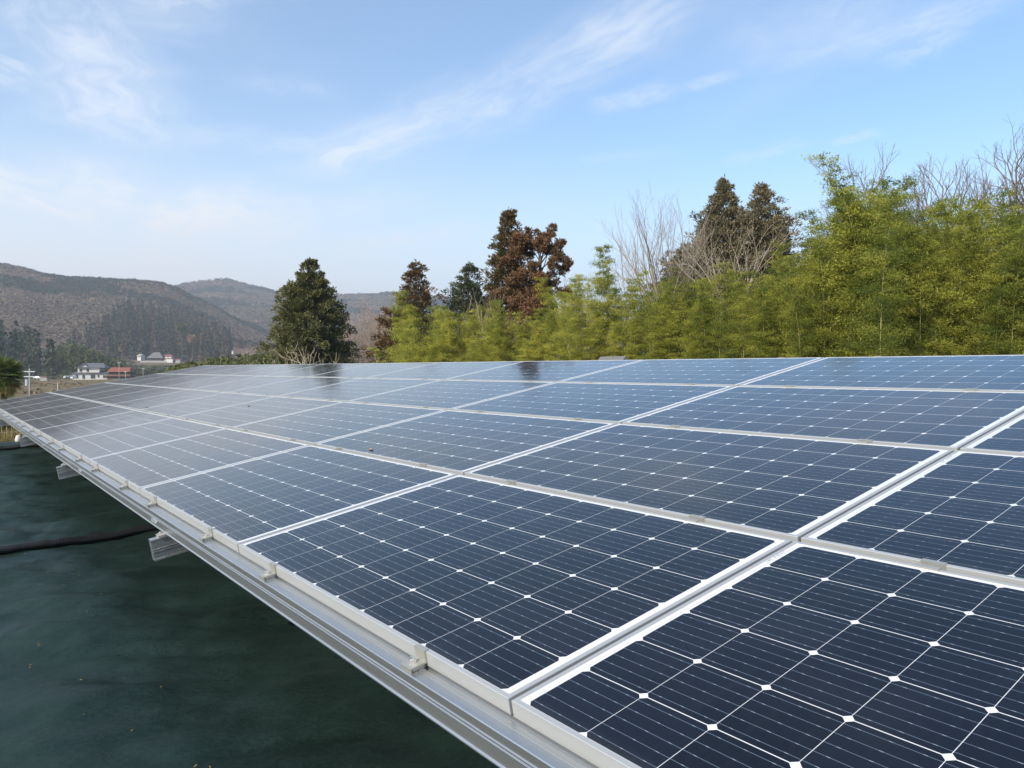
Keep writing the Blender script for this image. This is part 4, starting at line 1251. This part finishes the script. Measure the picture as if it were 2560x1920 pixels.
g = np.random.default_rng(77)
def sample_hill(n, x0, x1, r0, r1):
    x = g.uniform(x0, x1, n); r = np.sqrt(g.uniform(r0 ** 2, r1 ** 2, n))
    az = np.arctan((x - 1280) / F)
    return x, r * np.sin(az), r * np.cos(az)
V_, F_, T_ = [], [], []
def add_mass(t):
    off = sum(len(a) for a in V_)
    V_.append(t[0]); F_.append(t[1] + off); T_.append(t[2])
for (n, xa, xb, ra, rb, r_lo, r_hi, nl) in ((19000, -700, 760, 790, 1470, 3.0, 5.4, 56), (10000, 330, 1250, 1560, 2450, 5.5, 9.0, 48)):
    x, X, Yy = sample_hill(n, xa, xb, ra, rb)
    ok = ~((x > 455) & (x < 640) & (np.hypot(X, Yy) < 935)); x, X, Yy = x[ok], X[ok], Yy[ok]; n = len(x)
    Z = ground_z(X, Yy)
    rad = g.uniform(r_lo, r_hi, n)
    ev = fbm(X / 95, Yy / 95, 41, 4)
    rr = np.hypot(X, Yy)
    crest = sstep(rb - 170, rb - 20, rr)
    tint = np.clip(g.normal(.70, .06, n) + (fbm(X / 90, Yy / 90, 44, 3) - .5) * .5, .5, 1)
    green = (ev + .12 * crest + g.normal(0, .03, n)) > .575
    tint = np.where(green, g.normal(.10, .05, n), tint)
    add_mass(crowns(X, Yy, Z + rad * .15, rad, rad * g.uniform(.8, 1.15, n), np.clip(tint, 0, 1), nl, 5 + n, sz=.43, spread_t=.03))
stuff(obj('hillside_woodland', np_mesh('hillside_woodland', np.concatenate(V_), np.concatenate(F_), np.concatenate(T_)), M['wood']),
      'grey brown leafless woodland with dark evergreen patches covering the far hills', 'woodland')

def wood_from(xs, ys, Ys, rad, hgt, tint, seed, name, label, mat, cone, nl=60, sz=.42, cat='wood', lw=.8, ground=True):
    Pp = np.array([at(a, b, c) for a, b, c in zip(xs, ys, Ys)])
    z = np.minimum(ground_z(Pp[:, 0], Pp[:, 1]), Pp[:, 2]) if ground else Pp[:, 2]
    t = crowns(Pp[:, 0], Pp[:, 1], z - .5, rad, hgt, tint, nl, seed, cone, sz, .12, lw)
    return stuff(obj(name, np_mesh(name, *t), mat), label, cat)
# cedar belt behind the far houses
n = 720
xs = g.uniform(170, 575, n)
top = np.interp(xs, [170, 240, 300, 330, 400, 450, 500, 575], [868, 835, 790, 768, 780, 802, 815, 850])
Ys = g.uniform(700, 1010, n)
hg = g.uniform(13, 25, n)
zmax = np.array([at(a, b, c)[2] for a, b, c in zip(xs, top, Ys)])
Pb = np.array([at(a, 900, c) for a, c in zip(xs, Ys)])
gzb = ground_z(Pb[:, 0], Pb[:, 1])
keep = (gzb + hg * .7) < zmax + 12
wood_from(xs[keep], np.full(keep.sum(), 700.0), Ys[keep], g.uniform(2.4, 4.0, keep.sum()), hg[keep], np.clip(g.normal(.36, .34, keep.sum()), 0, 1), 51,
          'cedar_belt', 'dense belt of dark and reddish cedars behind the far houses', M['belt'], True, 120, .5)
n = 95
xs = np.concatenate([g.uniform(-260, 150, n)])
Ys = g.uniform(400, 500, n)
tp = np.interp(xs, [-260, 0, 30, 60, 95, 150], [760, 795, 805, 798, 825, 862])
hg = np.array([at(a, b, c)[2] for a, b, c in zip(xs, tp + g.uniform(0, 45, n), Ys)]); Pb = np.array([at(a, 900, c) for a, c in zip(xs, Ys)])
hg = np.maximum(hg - ground_z(Pb[:, 0], Pb[:, 1]), 8)
wood_from(xs, np.full(n, 700.0), Ys, g.uniform(3.0, 5.0, n), hg, np.clip(g.normal(.18, .16, n), 0, 1), 52,
          'cedar_stand', 'dark stand of cedars at the left behind the fields', M['belt'], True, 130, .4)
n = 230
xs = np.concatenate([g.uniform(128, 310, n)]); Ys = g.uniform(430, 480, n)
tp = np.interp(xs, [128, 150, 180, 215, 250, 310], [880, 858, 852, 862, 880, 898]) + g.uniform(0, 14, n)
Pb = np.array([at(a, 900, c) for a, c in zip(xs, Ys)])
hg = np.maximum(np.array([at(a, b, c)[2] for a, b, c in zip(xs, tp, Ys)]) - ground_z(Pb[:, 0], Pb[:, 1]), 4)
wood_from(xs, np.full(n, 700.0), Ys, g.uniform(1.6, 2.6, n), hg, np.clip(g.normal(.45, .25, n), 0, 1), 53,
          'bamboo_thicket', 'soft green bamboo thicket above the white house', M['farbamboo'], True, 90, .45, 'thicket')
n = 420
xs = g.uniform(392, 760, n); Ys = g.uniform(118, 150, n)
tp = np.interp(xs, [392, 420, 470, 520, 600, 660, 760], [925, 912, 897, 887, 880, 876, 872]) + g.uniform(0, 10, n)
Pb = np.array([at(a, 900, c) for a, c in zip(xs, Ys)])
hg = np.maximum(np.array([at(a, b, c)[2] for a, b, c in zip(xs, tp, Ys)]) - ground_z(Pb[:, 0], Pb[:, 1]), 1.5)
wood_from(xs, np.full(n, 700.0), Ys, g.uniform(.7, 1.3, n), hg, np.clip(g.normal(.60, .22, n) - .35 * sstep(600, 700, xs), 0, 1), 54,
          'bamboo_scrub', 'low bright green bamboo scrub left of the lone conifer', M['farbamboo'], True, 110, .35, 'thicket')
# mixed garden scrub round the village and the brown thicket behind the lone conifer
n = 520
xs = g.uniform(-120, 470, n); Ys = g.uniform(200, 640, n)
ok = ~((xs > 85) & (xs < 345) & (Ys < 338)) & ~((xs > 335) & (xs < 460) & (Ys > 520)); xs, Ys = xs[ok], Ys[ok]; n = len(xs)
hg = g.uniform(1.0, 3.0, n) * np.where(Ys > 350, 2.0, 1.0)
wood_from(xs, np.full(n, 700.0), Ys, hg * g.uniform(.5, .9, n), hg, np.clip(g.normal(.5, .3, n), 0, 1), 55,
          'village_scrub', 'mixed garden shrubs and scrub between the village houses and fields', M['bush'], False, 60, .4, 'scrub')
n = 240
xs = g.uniform(215, 480, n); Ys = g.uniform(410, 560, n)
tp = np.interp(xs, [215, 300, 350, 420, 480], [900, 903, 910, 912, 904]) + g.uniform(0, 12, n)
Pb = np.array([at(a, 900, c) for a, c in zip(xs, Ys)])
hg = np.maximum(np.array([at(a, b, c)[2] for a, b, c in zip(xs, tp, Ys)]) - ground_z(Pb[:, 0], Pb[:, 1]), 2)
wood_from(xs, np.full(n, 700.0), Ys, g.uniform(1.6, 2.8, n), hg, np.clip(g.normal(.30, .25, n), 0, 1), 57,
          'valley_thicket', 'dark mixed thicket below the thatched farmhouse', M['bush'], False, 80, .4, 'thicket')
n = 130
xs = g.uniform(30, 330, n); Ys = g.uniform(130, 300, n); hg = g.uniform(.5, 1.5, n)
wood_from(xs, np.full(n, 700.0), Ys, hg * g.uniform(.8, 1.6, n), hg, np.clip(g.normal(.85, .2, n), 0, 1), 58,
          'field_scrub', 'low brown scrub on the field in front of the white house', M['wood'], False, 70, .35, 'scrub')
n = 260
xs = g.uniform(840, 1120, n); Ys = g.uniform(110, 230, n)
tp = np.interp(xs, [840, 900, 990, 1120], [790, 765, 760, 760]) + g.uniform(0, 90, n)
Pb = np.array([at(a, 900, c) for a, c in zip(xs, Ys)])
hg = np.maximum(np.array([at(a, b, c)[2] for a, b, c in zip(xs, tp, Ys)]) - ground_z(Pb[:, 0], Pb[:, 1]), 2)
wood_from(xs, np.full(n, 700.0), Ys, hg * .28, hg, np.clip(g.normal(.85, .12, n), 0, 1), 56,
          'brown_thicket', 'brown leafless thicket rising right of the lone conifer', M['wood'], False, 120, .35, 'thicket', .25)
for (x, yt, Y, rpx, lab, lo) in ((455, 806, 700, 16, 'round yellowish green tree at the edge of the cedar belt', .8), (482, 838, 620, 13, 'pale crowned bare tree above the brown cutting', 1.0)):
    b = base_at(x, Y); top = float(at(x, yt, Y)[2]) - b[2]; rd = size(rpx, Y)
    n = 700; gg = np.random.default_rng(int(x))
    q = unit(gg.normal(0, 1, (n, 3))) * (gg.uniform(.2, 1, (n, 1)) ** .5) * rd * np.array([[1, 1, .8]]) + np.array([0, 0, top - rd * .7])
    v, f = leaf_quads(q, unit(gg.normal(0, 1, (n, 3))), unit(gg.normal(0, 1, (n, 3))), rd * .25 * np.ones(n), rd * .16 * np.ones(n))
    tr = MB().tube([(0, 0, 0), (0, 0, top - rd * .6)], [.4, .25], 7).mesh('trunk')
    plant('round_tree', lab, 'tree', (tr, np_mesh('crown', v, f, np.clip(gg.normal(lo, .15, n), 0, 1))), (M['bark'], M['farbamboo'] if lo < .9 else M['wood']), b)

# ------------------------------------------------------------------ the air
hm_, ht_, ho_ = material('haze')
vol = ht_.n('ShaderNodeVolumePrincipled')
vol.inputs['Color'].default_value = (0.80, 0.86, 0.95, 1)
vol.inputs['Density'].default_value = 0.00026
vol.inputs['Anisotropy'].default_value = 0.2
hm_.node_tree.links.new(vol.outputs[0], ho_.inputs['Volume'])
zlo, zhi = float(gz.min()) - 1.0, float(gz.max()) + 40
hz_ = obj('haze', MB().box((-5400, -5400, zlo), (5400, 5400, zhi)).mesh('haze'), hm_)
stuff(hz_, 'thin pale haze filling the valley air', 'haze')
